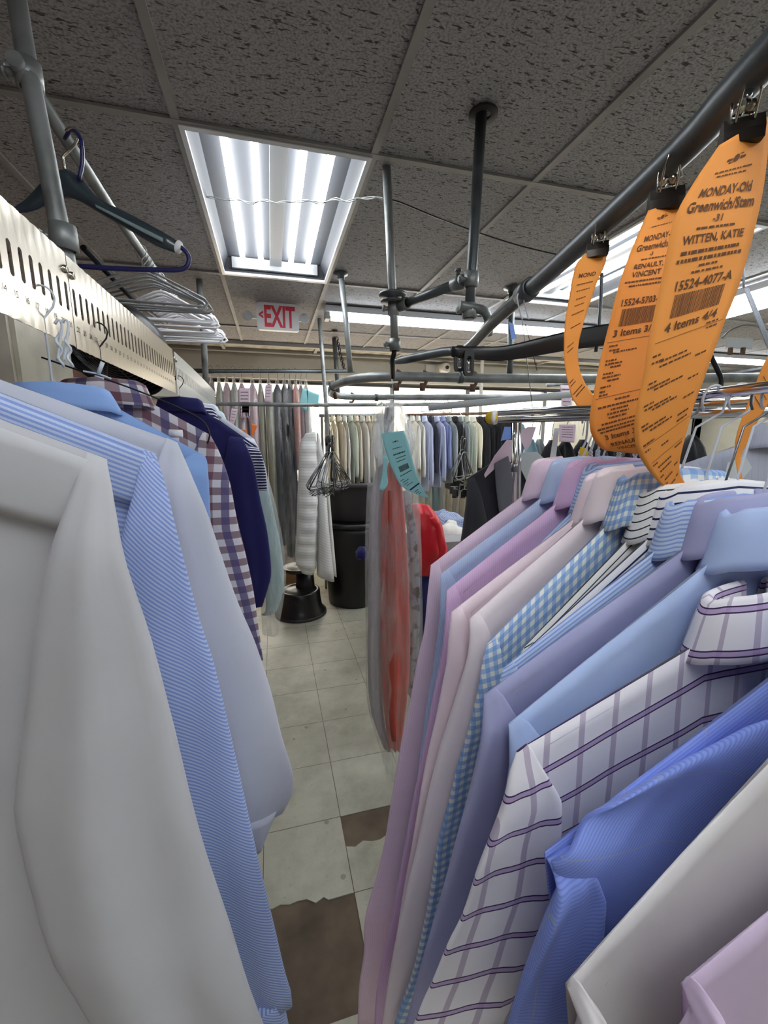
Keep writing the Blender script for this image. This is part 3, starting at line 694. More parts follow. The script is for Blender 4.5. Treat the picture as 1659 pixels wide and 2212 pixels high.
    if collar:
        cm = MB(); n = 48; rx, ry = .068, .012
        P_ = [(-.003, -.004), (-.002, col_h*.5), (0, col_h*.93), (.003, col_h), (.007, col_h*.92), (.011, col_h*.45), (.015, -.002), (.017, -.012), (.0155, -.0125)]
        vs = []; uv = []; K = len(P_)
        for k in range(n+1):
            a = PI/2+.12+(2*PI-.24)*k/n     # opening at the front (away from the viewer)
            c_, s_ = math.cos(a), math.sin(a); cx_ = abs(c_)**.75*(1 if c_ >= 0 else -1)
            dz = -max(0, abs(cx_)*rx-neck*.85)*h/(w-neck)-.006*abs(cx_)
            for (o_, z_) in P_:
                fz = -.022*max(0, s_)**2 if z_ < 0 else 0
                vs.append((N.x+(rx+o_*1.6)*cx_, Y+(ry+o_)*s_, N.z+dz+z_+fz)); uv.append((k*.4/n, z_+o_*.4))
        fs = [(k*K+j, k*K+j+1, (k+1)*K+j+1, (k+1)*K+j) for k in range(n) for j in range(K-1)]
        cm.add(vs, fs, [[uv[q] for q in f] for f in fs]); o = cm.build('collar', M[collar_mat or trim or cloth], t)
        md = o.modifiers.new('cloth', 'SOLIDIFY'); md.thickness = .0016
    return t

# cloths ------------------------------------------------------------
M['c_white'] = fabric('white_cotton', (206, 206, 210))
M['c_white2'] = fabric('bright_white_cotton', (210, 213, 226))
M['c_bluestripe'] = fabric('blue_white_pinstripe', (200, 212, 242), [('v', .0052, .5, 0, (132, 160, 226), .85)])
M['c_bluestripe_s'] = fabric('blue_white_pinstripe_sleeve', (196, 210, 246), [('d', .0052, .5, 0, (122, 152, 226), .8)])
M['c_blue'] = fabric('light_blue_cotton', (160, 186, 240))
M['c_denim'] = fabric('soft_blue_cotton', (146, 180, 236))
M['c_plaid'] = fabric('burgundy_white_check', (226, 224, 232), [('u', .034, .5, 0, (118, 44, 66), .62), ('v', .034, .5, 0, (92, 26, 52), .72), ('u', .068, .25, .5, (84, 96, 150), .6)])
M['c_navy'] = fabric('navy_knit', (38, 38, 98))
M['c_navystripe'] = fabric('navy_white_stripe_knit', (34, 38, 84), [('v', .013, .36, 0, (226, 228, 240), 1)])
M['c_teal'] = fabric('pale_teal_cotton', (190, 218, 222))
M['c_pink'] = fabric('pink_oxford', (248, 226, 242), [('u', .003, .5, 0, (240, 212, 234), .6)])
M['c_lightblue'] = fabric('light_blue_oxford', (202, 220, 250), [('u', .003, .5, 0, (186, 208, 246), .6)])
M['c_lav'] = fabric('orchid_pink_oxford', (238, 206, 242), [('u', .003, .5, 0, (228, 190, 236), .6)])
M['c_palepink'] = fabric('pale_pink_cotton', (250, 232, 240))
M['c_palepink2'] = fabric('blush_white_cotton', (250, 238, 242))
M['c_gingham'] = fabric('blue_gingham', (246, 250, 248), [('u', .0105, .5, 0, (104, 166, 232), .6), ('v', .0105, .5, 0, (96, 158, 228), .6)])
M['c_bstripe'] = fabric('white_black_stripe', (246, 246, 244), [('v', .0085, .17, 0, (52, 54, 60), 1)])
M['c_nstripe'] = fabric('white_navy_stripe', (246, 246, 248), [('v', .010, .22, 0, (36, 42, 88), 1)])
M['c_fine'] = fabric('blue_fine_stripe', (206, 222, 250), [('v', .0042, .42, 0, (140, 170, 232), .9)])
M['c_slate'] = fabric('slate_lilac_cotton', (174, 176, 214))
M['c_sky'] = fabric('sky_blue_cotton', (188, 208, 248))
M['c_window'] = fabric('white_purple_windowpane', (244, 242, 248), [('u', .034, .17, 0, (186, 172, 196), .8), ('v', .036, .17, .0, (178, 150, 200), .85), ('v', .036, .035, 0, (62, 44, 84), 1), ('v', .036, .035, -.14, (62, 44, 84), 1)])
M['c_royal'] = fabric('cornflower_corded_cotton', (150, 172, 246), [('v', .0032, .4, 0, (126, 148, 234), .8), ('u', .075, .014, .3, (180, 186, 180), .5)])
M['c_cream'] = fabric('cream_white_cotton', (226, 222, 222))
M['c_lilac'] = fabric('dusty_lilac_cotton', (216, 196, 222))
M['c_grey'] = fabric('pale_grey_blue_cotton', (178, 182, 198), [('u', .02, .08, 0, (164, 168, 186), .8)])
M['c_suit'] = fabric('charcoal_wool', (58, 59, 64), weave=0)
M['c_suit_lining'] = fabric('grey_lining', (112, 114, 122))

# ---- left rack: shirts hang in planes across the aisle (Y = const), necks under the slotted plate
def LN(Y, dx=0, z=1.625): return V((PX+dx, Y, z))
def LS(px, py, Y): p = at(px, py, Y); return V((p.x, Y, p.z))
L1o = [(232, 992), (247, 1043), (270, 1136), (293, 1225), (328, 1330), (359, 1440), (420, 1700), (461, 1850), (505, 1980), (543, 2100), (586, 2212), (620, 2330)]
L2o = [(338, 982), (370, 1070), (397, 1174), (436, 1329), (461, 1400), (488, 1508), (532, 1704), (570, 1872), (613, 2051), (629, 2105), (630, 2125)]
L3o = [(384, 956), (417, 1020), (451, 1097), (475, 1170), (513, 1282), (552, 1375), (586, 1481), (608, 1574), (635, 1677), (612, 1740)]
L4o = [(443, 985), (452, 1010), (458, 1100), (462, 1200), (465, 1320)]
L5o = [(455, 940), (478, 981), (498, 1039), (513, 1117), (532, 1194), (548, 1271), (559, 1348), (569, 1417)]
L6o = [(524, 945), (548, 1001), (563, 1078), (579, 1155), (586, 1232), (579, 1267), (567, 1305)]
sh = [
 ('white cotton dress shirt nearest on the left, its back filling the lower left', .36, LS(232, 992, .36), 'c_white', L1o, dict(yoke=True, seed=1, T=.014, fold=.007, sw=(.012, .075, .12, .13, .12, .12), body=.95, outer_len=.62)),
 ('blue and white pinstriped shirt, second from the viewpoint on the left rack', .50, LS(338, 980, .50), 'c_bluestripe', L2o, dict(yoke=True, cuff=True, seed=2, T=.014, sw=(.012, .08, .115, .12, .11, .09), sleeve_mat='c_bluestripe_s', fold=.006)),
 ('bright white shirt whose cuff points out into the aisle, third on the left rack', .59, LS(384, 956, .59), 'c_white2', L3o, dict(cuff=True, seed=3, T=.014, sw=(.012, .09, .12, .14, .15, .12), fold=.006)),
 ('soft blue shirt with a bright shoulder behind the bright white shirt', .80, LS(443, 985, .80), 'c_denim', L4o, dict(seed=4, T=.014, col_h=.028)),
 ('burgundy, white and grey checked shirt under the black fan', 1.02, LS(455, 940, 1.02), 'c_plaid', L5o, dict(seed=5, T=.016, yoke=False)),
 ('navy blue knit shirt at the far part of the left rack', 1.80, LS(524, 945, 1.80), 'c_navy', L6o, dict(seed=6, T=.02, sw=(.05, .13, .14, .13, .11, .08), cuff=False, outer_len=.6)),
]
hm = ['wire_black', 'wire_black', 'wire_white', 'wire_white', 'wire_black', 'wire_black']
for k, (lab, Y, S, cl, oo, kw) in enumerate(sh):
    Nn = LN(Y, -.075 if k < 3 else 0, {4: 1.63, 5: 1.66, 3: 1.607}.get(k, 1.63)); S.z = min(S.z, Nn.z-.05)
    shirt(lab, Nn, S, cl, oo, **kw)
    wire_hanger(Nn, Y, 1.775, S.x-Nn.x-.03, Nn.z-S.z-.005, hm[k], ['black wire', 'dark wire', 'white wire', 'twisted pale wire', 'thin black wire', 'bent black wire'][k]+' hanger inside the '+['nearest white shirt', 'pinstriped shirt', 'bright white shirt', 'soft blue shirt', 'checked shirt', 'navy shirt'][k], 'hangers of the left rack', rail_r=0, hook_dx=PX-Nn.x)
# small things of the left rack: striped knit top and bagged teal shirt
shirt('navy and white striped knit top behind the navy shirt', LN(2.0, .02, 1.64), LS(556, 965, 2.0), 'c_navystripe', [(556, 965), (566, 985), (574, 1020), (577, 1058)], short=True, seed=8, T=.018, sw=(.05, .09, .09, .09))
shirt('white shirt with pale shoulder between the striped knit top and the teal shirt', LN(2.12, .02, 1.66), LS(549, 948, 2.12), 'c_white2', [(549, 948), (562, 975), (574, 1010), (578, 1040)], short=True, seed=9, T=.018, sw=(.04, .08, .08, .08))
tl_o = [(562, 985), (575, 1035), (594, 1116), (608, 1190), (613, 1259), (598, 1315), (585, 1322)]
shirt('pale teal shirt in clear film hanging lowest at the end of the left rack', LN(2.28, .03, 1.64), LS(560, 975, 2.28), 'c_teal', tl_o, seed=10, T=.02, sw=(.04, .10, .12, .13, .10, .05))
fm = MB(); loft(fm, [at(540, 985, 2.25), at(555, 1100, 2.25), at(560, 1250, 2.25), at(567, 1370, 2.25)], [at(566, 985, 2.25), at(600, 1110, 2.25), at(618, 1240, 2.25), at(600, 1372, 2.25)], .03, ny=22, nx=10, wr=.01)
tag(fm.build('garment_bag', M['film']), 'clear plastic film hanging over the pale teal sleeve, loose at the bottom', 'garment bag')

# ---- right rack
RR = [  # label, S px, N px, Y, cloth, outer px, kw
 ('pale pink oxford shirt farthest back on the right rack', (930, 1221), (1240, 1046), .570, 'c_pink', [(930, 1221), (920, 1290), (911, 1365), (898, 1420), (884, 1503), (865, 1591), (843, 1712), (829, 1804), (810, 1888), (786, 1973), (784, 2043), (773, 2116), (770, 2200)], dict()),
 ('light blue oxford shirt just in front of the farthest pink one', (951, 1241), (1285, 1050), .525, 'c_lightblue', [(951, 1241), (946, 1320), (935, 1420), (915, 1540), (895, 1700), (870, 1850), (840, 2000)], dict()),
 ('orchid pink oxford shirt between the light blue and the blush shirts', (964, 1276), (1325, 1058), .480, 'c_lav', [(964, 1276), (957, 1340), (945, 1420), (920, 1540), (888, 1700), (862, 1850), (835, 2000), (812, 2120), (806, 2230)], dict()),
 ('light blue striped shirt mostly hidden, its collar behind the pale pink collar', (1160, 1180), (1365, 1066), .453, 'c_fine', None, dict(far=False)),
 ('pale pink shirt with a stiff upright collar, middle of the right rack', (975, 1322), (1330, 1092), .430, 'c_palepink', [(975, 1322), (966, 1370), (958, 1430), (935, 1540), (912, 1640), (890, 1760), (868, 1900), (845, 2050), (830, 2212)], dict()),
 ('blush white shirt just behind the blue gingham shirt', (1014, 1337), (1400, 1082), .410, 'c_palepink2', [(1014, 1337), (1008, 1400), (985, 1480), (960, 1560), (946, 1600), (920, 1694), (895, 1804), (869, 1914), (847, 2024), (829, 2134), (815, 2250)], dict()),
 ('blue and white gingham shirt on the right rack', (1051, 1392), (1450, 1092), .388, 'c_gingham', [(1051, 1392), (1040, 1420), (1027, 1470), (1005, 1558), (979, 1639), (957, 1730), (939, 1804), (928, 1877), (913, 1969), (884, 2098), (847, 2212)], dict()),
 ('white shirt with fine black stripes, tucked beside the gingham one', (1130, 1400), (1500, 1118), .368, 'c_bstripe', None, dict(far=False)),
 ('white shirt with navy stripes on the right rack', (1120, 1420), (1545, 1120), .352, 'c_nstripe', None, dict(far=False)),
 ('fine blue striped shirt beside the slate shirt', (1085, 1445), (1560, 1152), .337, 'c_fine', [(1085, 1445), (1065, 1500), (1045, 1570), (1010, 1700), (985, 1820), (950, 1950), (900, 2120), (870, 2240)], dict()),
 ('slate lilac shirt with a broad dark collar on the right rack', (1044, 1502), (1625, 1150), .318, 'c_slate', [(1044, 1502), (1035, 1550), (1022, 1610), (1000, 1700), (975, 1790), (950, 1890), (920, 2010), (888, 2130), (860, 2240)], dict()),
 ('sky blue shirt behind the purple windowpane shirt', (1097, 1564), (1680, 1175), .297, 'c_sky', [(1097, 1564), (1090, 1620), (1078, 1690), (1060, 1760), (1040, 1850), (1010, 1980), (970, 2120), (940, 2240)], dict()),
 ('white shirt with purple windowpane checks, large in the lower right', (1114, 1623), (1800, 1210), .270, 'c_window', [(1114, 1623), (1090, 1665), (1067, 1730), (1041, 1789), (1019, 1841), (1005, 1888), (986, 1951), (957, 2017), (928, 2098), (906, 2153), (875, 2240)], dict(sw=(.010, .06, .085, .10, .11, .11))),
]
for k, (lab, Sp, Np, Y, cl, oo, kw) in enumerate(RR):
    S = LS(Sp[0], Sp[1], Y); Nn = LS(Np[0], Np[1], Y)
    if k == 4: Nn.x += .03
    if k == 12: P2 = LS(1659, 1352, Y); Nn = S+(P2-S)*((.45-S.x)/(P2.x-S.x))
    Nn.z = min(Nn.z, 1.50)
    d = dict(T=.0075, sw=(.012, .07, .10, .115, .115, .10), wr=.0042, fold=.0034, seed=20+k, sleeve_off=.002, far=False, rowsleeve=40, col_h=.046); d.update(kw)
    shirt(lab, Nn, S, cl, oo, **d)
    wire_hanger(Nn, Y, 1.60, (Nn.x-S.x)*.9, Nn.z-S.z, 'wire_white' if k % 3 != 2 else 'wire_grey', ['white', 'pale', 'steel'][k % 3]+' wire hanger inside the '+' '.join(lab.split()[:4]).rstrip(','), 'hangers of the right rack', r=.0014, hook_dx=.045 if k > 0 else .06)

# the three shirts closest to the viewpoint on the right
Y = .225; S = LS(1175, 1841, Y); P2 = LS(1659, 1518, Y); Nn = S+(P2-S)*((.50-S.x)/(P2.x-S.x)); Nn.z = min(Nn.z, 1.47)
r14 = shirt('cornflower blue corded shirt with a loose sleeve edge, in front of the windowpane shirt', Nn, S, 'c_royal', [(1178, 1850), (1178, 1880), (1142, 1973), (1108, 2090), (1075, 2230)], T=.0075, sw=(.02, .05, .06, .07, .07), seed=41, far=True, fold=.004, outer_len=.5)
sl = MB(); loft(sl, [LS(1176, 1838, Y), LS(1190, 1872, Y), LS(1250, 1948, Y), LS(1335, 2052, Y), LS(1450, 2180, Y)], [LS(1300, 1718, Y), LS(1480, 1612, Y), LS(1650, 1530, Y), LS(1820, 1600, Y), LS(1950, 1900, Y)], [.006, .008, .009, .009, .008], ny=34, nx=26, nrm=NB, wr=.004, seed=4, fold=lambda a, b: .008+.004*math.sin(a*7+b*3))
sl.build('sleeve', M['c_royal'], r14)
wire_hanger(Nn, Y, 1.60, (Nn.x-S.x)*.9, Nn.z-S.z, 'wire_white', 'white wire hanger inside the cornflower blue shirt', 'hangers of the right rack')
Y = .175; S = LS(1221, 2125, Y); P2 = LS(1659, 1708, Y); Nn = S+(P2-S)*((.50-S.x)/(P2.x-S.x)); Nn.z = min(Nn.z, 1.46)
shirt('cream white shirt with a smooth sloping shoulder between the cornflower and lilac shirts', Nn, S, 'c_cream', [(1221, 2125), (1214, 2175), (1180, 2260), (1150, 2350)], T=.010, sw=(.004, .02, .035, .05, .06), seed=42, far=True, fold=.004, wr=.004, outer_len=.5)
wire_hanger(Nn, Y, 1.60, (Nn.x-S.x)*.9, Nn.z-S.z, 'wire_white', 'white wire hanger inside the cream white shirt', 'hangers of the right rack')
Y = .142; S = LS(1470, 2125, Y); P2 = LS(1659, 1990, Y); Nn = S+(P2-S)*((.52-S.x)/(P2.x-S.x)); Nn.z = min(Nn.z, 1.44)
shirt('dusty lilac shirt in the very lower right corner', Nn, S, 'c_lilac', [(1470, 2125), (1455, 2165), (1420, 2230), (1400, 2350)], T=.009, sw=(.004, .02, .03, .04, .05), seed=43, far=True, fold=.005, wr=.005, outer_len=.4)
wire_hanger(Nn, Y, 1.60, (Nn.x-S.x)*.9, Nn.z-S.z, 'wire_white', 'white wire hanger inside the dusty lilac shirt', 'hangers of the right rack')
# ================================================================== LEFT: EMPTY HANGERS, SUIT HANGER, FAN
def tri_hanger(x, Y, zr, mt, w=.205, h=.10, r=.004, tilt=0, flat=True):
    c = MB(); rr = .019; top = zr+.016
    hook = [(x-rr*math.cos(a), Y, top-rr+rr*math.sin(a)+.0) for a in [PI*k/9 for k in range(-2, 10)]]+[(x+rr*.7, Y, top-rr-.014), (x, Y, top-rr-.03), (x, Y, top-.075)]
    c.tube(hook, .0018, 6); z = top-.075
    q = [(x-w+.015, z-h), (x-w, z-h+.012), (x-w+.012, z-h+.028), (x-.02, z-.004), (x, z), (x+.02, z-.004), (x+w-.012, z-h+.028), (x+w, z-h+.012), (x+w-.015, z-h)]
    pts = [(a, Y+tilt*(a-x), b) for a, b in q]
    c.tube(pts, r, 8, closed=True); return c
labs = ['closest', 'second', 'third', 'fourth', 'fifth', 'sixth', 'seventh', 'eighth', 'ninth', 'tenth', 'eleventh', 'twelfth', 'thirteenth', 'fourteenth', 'fifteenth', 'sixteenth', 'seventeenth', 'last']
rh = random.Random(5)
for k in range(18):
    Y = 1.80+k*.042+rh.uniform(-.01, .01); grey = k < 6
    c = tri_hanger(-.42+rh.uniform(-.004, .004), Y, 2.205, '', w=.205+rh.uniform(-.012, .012), h=.085+rh.uniform(0, .03), r=.0042 if grey else .0062, tilt=rh.uniform(-.12, .12))
    tag(c.build('empty_hanger', M['grey_plastic' if grey else 'white_plastic']), f'{"slim grey" if grey else "thick white"} empty hanger, the {labs[k]} of the stack on the upper left pipe', 'hanger', 'empty hangers on the upper left pipe')
# dark suit hanger
Y = 1.12; t = empty('suit_hanger', at(140, 385, Y), 'dark glossy suit hanger with a navy trouser bar, hanging alone at the upper left', 'hanger')
topc = [at(x, y, Y) for x, y in [(22, 452), (60, 428), (95, 392), (140, 366), (178, 388), (215, 430), (280, 462), (350, 500), (386, 522)]]
botc = [at(x, y, Y) for x, y in [(32, 462), (70, 455), (105, 440), (140, 428), (178, 440), (215, 462), (270, 492), (335, 530), (384, 548)]]
b = MB(); loft(b, topc, botc, [.004, .010, .014, .016, .014, .012, .011, .010, .008], ny=44, nx=8, ends=(.4, .7), ex=.9); b.build('shoulder_bar', M['hanger_dark'], t)
b = MB(); loft(b, [at(x, y, Y-.013) for x, y in [(205, 441), (260, 468), (310, 493), (352, 514)]], [at(x, y, Y-.013) for x, y in [(208, 448), (262, 477), (310, 503), (352, 524)]], .0015, ny=20, nx=4, ends=(1, 1)); b.build('inlay_strip', M['hanger_inlay'], t)
MB().lathe([(0, .002), (.013, .0), (.014, -.004)], at(388, 535, Y-.004), 14, axis=(1, -.3, -.5)).build('end_tip', M['white_plastic'], t)
MB().tube(crv([at(x, y, Y) for x, y in [(384, 530), (398, 540), (408, 556), (404, 575), (385, 583), (340, 583), (250, 580), (170, 575)]], 40), .0052, 10).build('trouser_bar', M['blue_plastic'], t)
hk = [at(140, 368, Y), at(138, 352, Y), at(136, 338, Y), at(150, 325, Y), at(165, 305, Y-.01), at(168, 285, Y-.01), at(155, 275, Y-.01), at(142, 282, Y)]
MB().tube(crv(hk, 20), .0025, 6).build('hook', M['clip'], t)
tag(MB().tube(crv([at(170, 388, 1.10), at(178, 350, 1.10), at(174, 300, 1.10), at(155, 280, 1.12), at(140, 300, 1.15)], 20), .004, 6).build('cable_loop', M['blue_plastic']), 'loop of dark blue plastic strap over the pipe beside the suit hanger', 'strap')

# black wall fan, tilted, behind the plate
fc = at(246, 757, 1.98); ax = V((-.30, -.60, -.74)).normalized(); R = .21
t = empty('fan', fc, 'large round black fan with wire grille tilted down behind the slotted plate', 'fan')
MB().lathe([(R*.55, .11), (R*.85, .09), (R*.99, .045), (R, 0), (R, -.035), (R*.97, -.04), (R*.965, 0), (R*.94, .04), (R*.8, .08), (R*.5, .10)], fc-ax*.0, 44, axis=-ax).build('housing', M['black_plastic'], t)
g_ = MB(); u = ax.cross(V((0, 0, 1))).normalized(); w_ = ax.cross(u)
for k in range(1, 13):
    r_ = R*k/12.3; g_.tube([fc+ax*(.045-.045*(k/12.3)**2)+u*r_*math.cos(2*PI*i/40)+w_*r_*math.sin(2*PI*i/40) for i in range(40)], .0016, 5, closed=True)
for k in range(8):
    a = 2*PI*k/8; g_.tube([fc+ax*(.045-.045*(q)**2)+(u*math.cos(a)+w_*math.sin(a))*R*q for q in (.05, .3, .55, .8, .99)], .002, 5)
g_.build('grille', M['wire_grey'], t)
MB().lathe([(0, .052), (.03, .05), (.035, .04), (.035, -.02)], fc, 16, axis=ax).build('hub', M['black_plastic'], t)
for k in range(4):
    a = 2*PI*k/4; d1 = u*math.cos(a)+w_*math.sin(a); d2 = w_*math.cos(a)-u*math.sin(a); b = MB()
    vs = []
    for q, ww, tw in ((.15, .03, .02), (.5, .07, .014), (.85, .09, .010)):
        for s_ in (-1, 1): vs.append(fc-ax*.02+d1*R*q+d2*ww*s_*.6+ax*tw*s_)
    b.add(vs, [(0, 1, 3, 2), (2, 3, 5, 4)]); o = b.build('blade', M['grey_bin'], t); md = o.modifiers.new('th', 'SOLIDIFY'); md.thickness = .003
MB().tube([fc-ax*.08, fc-ax*.18+V((-.05, .1, .05)), V((-1.1, 2.35, 2.05)), V((X0+.0, 2.5, 2.05))], .02, 10).build('wall_arm', M['pipe_dark'], t)
# cream cabinet and shelf behind the left rack
cb0 = at(0, 640, 1.3)
t = empty('cabinet', (-.72, 1.45, 0), 'tall narrow cream metal cabinet behind the left rack, with dark grimy door gaps', 'cabinet')
M['cream_metal'] = dirty(mat('aged_cream_metal', (198, 192, 176), rough=.5), (150, 144, 128), 6, .4, .7)
MB().box((-1.05, 1.30, 0), (-.60, 1.60, 1.93)).build('cabinet_body', M['cream_metal'], t)
for k, (a, b) in enumerate(((1.55, 1.92), (1.32, 1.54), (.2, 1.3))): MB().box((-1.04, 1.285, a), (-.61, 1.30, b-.01)).build('door', M['cream_metal'], t)
t = empty('wall_shelf', (-1.2, 3.2, 1.8), 'cream wall shelf behind the fan with a dark object on it', 'shelf')
MB().box((X0, 3.0, 1.80), (-.55, 3.35, 1.90)).build('shelf_board', M['trim'], t)
MB().box((X0, 3.1, 1.62), (-1.2, 3.3, 1.80)).build('shelf_bracket', M['wood_dark'], t)
# light wire hanger and rods lying over the checked shirt
tag(MB().tube(crv([at(90, 772, .95), at(170, 800, .95), at(300, 845, .95), at(425, 900, .95), at(452, 935, .95), at(448, 958, .95)], 40), .0018, 6).build('wire_hanger', M['wire_black']), 'long black wire arm running over the checked shirt shoulder', 'hanger', 'hangers of the left rack')
tag(MB().tube([at(366, 936, .9), at(394, 937, .9)], .0075, 12).build('cardboard_tube', M['white_plastic']), 'white cardboard tube end of a hanger by the checked shirt', 'tube')
c = MB().tube([at(222, 782, .9), at(212, 808, .9)], .0035, 6).tube([at(205, 812, .9), at(224, 818, .9)], .0018, 6).tube(crv([at(180, 802, .9), at(212, 808, .9), at(240, 818, .9)], 10), .0018, 6)
tag(c.build('wire_hanger', M['wire_white']), 'white wire hanger neck sticking up before the black fan', 'hanger', 'hangers of the left rack')
for k, (x0, lab) in enumerate(((128, 'nearer'), (142, 'farther'))):
    q = MB().tube(crv([at(x0-10, 700, .78), at(x0-2, 690, .78), at(x0+6, 700, .78), at(x0+3, 730, .78), at(x0-4, 780, .78)], 20), .002, 6)
    hh = [at(x0+(1 if k else -5)-k*0+.0, 715, .78)+V((.003*math.cos(i), .003*math.sin(i), -.004*i)) for i in range(14)]
    q.tube(hh, .002, 6); tag(q.build('wire_hanger', M['wire_white']), f'pale twisted hanger neck hooked in a plate slot, the {lab} of two', 'hanger', 'hangers of the left rack')

# ================================================================== ORANGE TAGS
class Ribbon:
    """paper strip between two pixel outlines, each row with its own distance; bends like paper"""
    def __init__(s, Lp, Rp, Ys, n=40):
        m = len(Lp); Yv = lambda i: Ys[i] if isinstance(Ys[i], (list, tuple)) else (Ys[i], Ys[i])
        s.L = crv([at(*Lp[i], Yv(i)[0]) for i in range(m)], n); s.R = crv([at(*Rp[i], Yv(i)[1]) for i in range(m)], n); s.n = n
        s.len = sum(((s.L[i]+s.R[i])-(s.L[i-1]+s.R[i-1])).length/2 for i in range(1, n)); s.w = (s.R[n//2]-s.L[n//2]).length
    def pt(s, u, v, off=0):
        x = min(max(v, 0), 1)*(s.n-1); i = min(int(x), s.n-2); f = x-i
        l = s.L[i].lerp(s.L[i+1], f); r = s.R[i].lerp(s.R[i+1], f); p = l.lerp(r, u)
        if off:
            a = (r-l).normalized(); b = ((s.L[i+1]+s.R[i+1])-(s.L[i]+s.R[i])).normalized(); nn = a.cross(b).normalized()
            if nn.dot(p-V((0, 0, EYE))) > 0: nn = -nn
            p = p+nn*off
        return p
    def paper(s, name, mt, parent=None, th=.0003):
        nu = 10; vs = [s.pt(i/nu, j/(s.n-1)) for j in range(s.n) for i in range(nu+1)]
        fs = [(j*(nu+1)+i, j*(nu+1)+i+1, (j+1)*(nu+1)+i+1, (j+1)*(nu+1)+i) for j in range(s.n-1) for i in range(nu)]
        o = MB().add(vs, fs).build(name, M[mt], parent); md = o.modifiers.new('paper', 'SOLIDIFY'); md.thickness = th; md.offset = 0; return o
    def text(s, mb, string, v0, v1, u0=None, u1=None, bold=.02, uc=.5):
        vs, fs = text_mesh(string, 1, bold); xa = min(p.x for p in vs); xb = max(p.x for p in vs); za = min(p.y for p in vs); zb = max(p.y for p in vs)
        if u0 is None:
            hgt = (v1-v0)*s.len; wd = hgt*(xb-xa)/(zb-za)/s.w; u0, u1 = uc-wd/2, uc+wd/2
            if u1-u0 > .9: u0, u1 = uc-.45, uc+.45
        mb.add([s.pt(u0+(p.x-xa)/(xb-xa)*(u1-u0), v1-(p.y-za)/(zb-za)*(v1-v0), .0008) for p in vs], fs, flat=True)
    def bar(s, mb, u0, u1, v0, v1):
        k = max(2, int((u1-u0)*10)); vs = []
        for i in range(k+1):
            u = lerp(u0, u1, i/k); vs += [s.pt(u, v0, .0007), s.pt(u, v1, .0007)]
        mb.add(vs, [(2*i, 2*i+1, 2*i+3, 2*i+2) for i in range(k)], flat=True)
    def scribble(s, mb, u0, u1, v, h=.006, rn=random):
        u = u0
        while u < u1-.01:
            d = rn.uniform(.02, .07); e = min(u1, u+d); s.bar(mb, u, e, v-h/2, v+h/2); u = e+rn.uniform(.008, .02)
def logo(rb, mb, v):
    # small round emblem with wings
    P = [(.5+.045*math.cos(a), v+.010*math.sin(a)) for a in [2*PI*k/14 for k in range(14)]]
    mb.add([rb.pt(u, q, .0008) for u, q in P]+[rb.pt(.5, v, .0008)], [(k, (k+1) % 14, 14) for k in range(14)], flat=True)
    rb.bar(mb, .36, .44, v-.002, v+.004); rb.bar(mb, .56, .64, v-.002, v+.004); rb.bar(mb, .40, .46, v+.008, v+.011); rb.bar(mb, .54, .60, v-.010, v-.007)
def barcode(rb, mb, u0, u1, v0, v1, rn):
    u = u0
    while u < u1:
        d = rn.uniform(.005, .016); rb.bar(mb, u, min(u1, u+d), v0, v1); u += d+rn.uniform(.004, .011)
rn = random.Random(11)
# nearest big tag
A = Ribbon([(1553, 314), (1492, 405), (1455, 480), (1430, 600), (1405, 716), (1391, 804), (1371, 909), (1377, 976), (1416, 1034), (1449, 1059), (1501, 1071)],
           [(1659+8, 247), (1650, 400), (1629, 500), (1598, 611), (1568, 688), (1543, 757), (1518, 826), (1496, 887), (1468, 998), (1477, 1039), (1503, 1074)],
           [.372, .366, .36, .356, .352, .35, .35, .352, .356, .36, .364], 60)
t = empty('order_tag', A.pt(.5, 0), 'largest orange paper order tag reading MONDAY, hanging nearest at the upper right', 'paper tag', None)
A.paper('paper', 'orange', t); pr = MB()
logo(A, pr, .075)
A.scribble(pr, .25, .8, .105, .004, rn); A.scribble(pr, .3, .72, .117, .004, rn)
A.text(pr, 'MONDAY-Old', .145, .172, .17, .83); A.text(pr, 'Greenwich/Stam', .182, .212, .10, .90); A.text(pr, '-31', .222, .240); A.scribble(pr, .28, .74, .252, .005, rn)
A.text(pr, 'WITTEN, KATIE', .266, .290, .15, .86); A.scribble(pr, .16, .84, .305, .008, rn); A.scribble(pr, .13, .9, .322, .008, rn); A.scribble(pr, .4, .62, .338, .005, rn); A.scribble(pr, .33, .70, .352, .005, rn)
A.text(pr, '15524-4077-A', .366, .390, .18, .86); barcode(A, pr, .20, .80, .398, .452, rn); A.text(pr, '4 Items 4/4', .462, .485, .17, .82)
A.bar(pr, .08, .95, .500, .5012)
for k, (u0, u1, v) in enumerate([(.72, .9, .495), (.74, .88, .508), (.08, .2, .53), (.08, .25, .545), (.2, .55, .548), (.2, .62, .560), (.7, .85, .572), (.1, .22, .592), (.1, .42, .603), (.2, .62, .612), (.7, .85, .628), (.1, .24, .642), (.12, .5, .652), (.24, .6, .660), (.72, .88, .675), (.1, .22, .688), (.12, .5, .698), (.24, .6, .708), (.7, .88, .715), (.7, .9, .73), (.1, .3, .735), (.1, .2, .752), (.4, .55, .765), (.7, .9, .80), (.12, .25, .80), (.2, .6, .815), (.2, .6, .83), (.12, .25, .845), (.7, .85, .85), (.2, .6, .862), (.12, .25, .875), (.2, .62, .89), (.7, .85, .885)]):
    A.scribble(pr, u0, u1, v, .0045, rn)
A.bar(pr, .1, .95, .74, .7411); A.bar(pr, .12, .9, .79, .7911)
pr.build('print', M['ink_orange'], t)
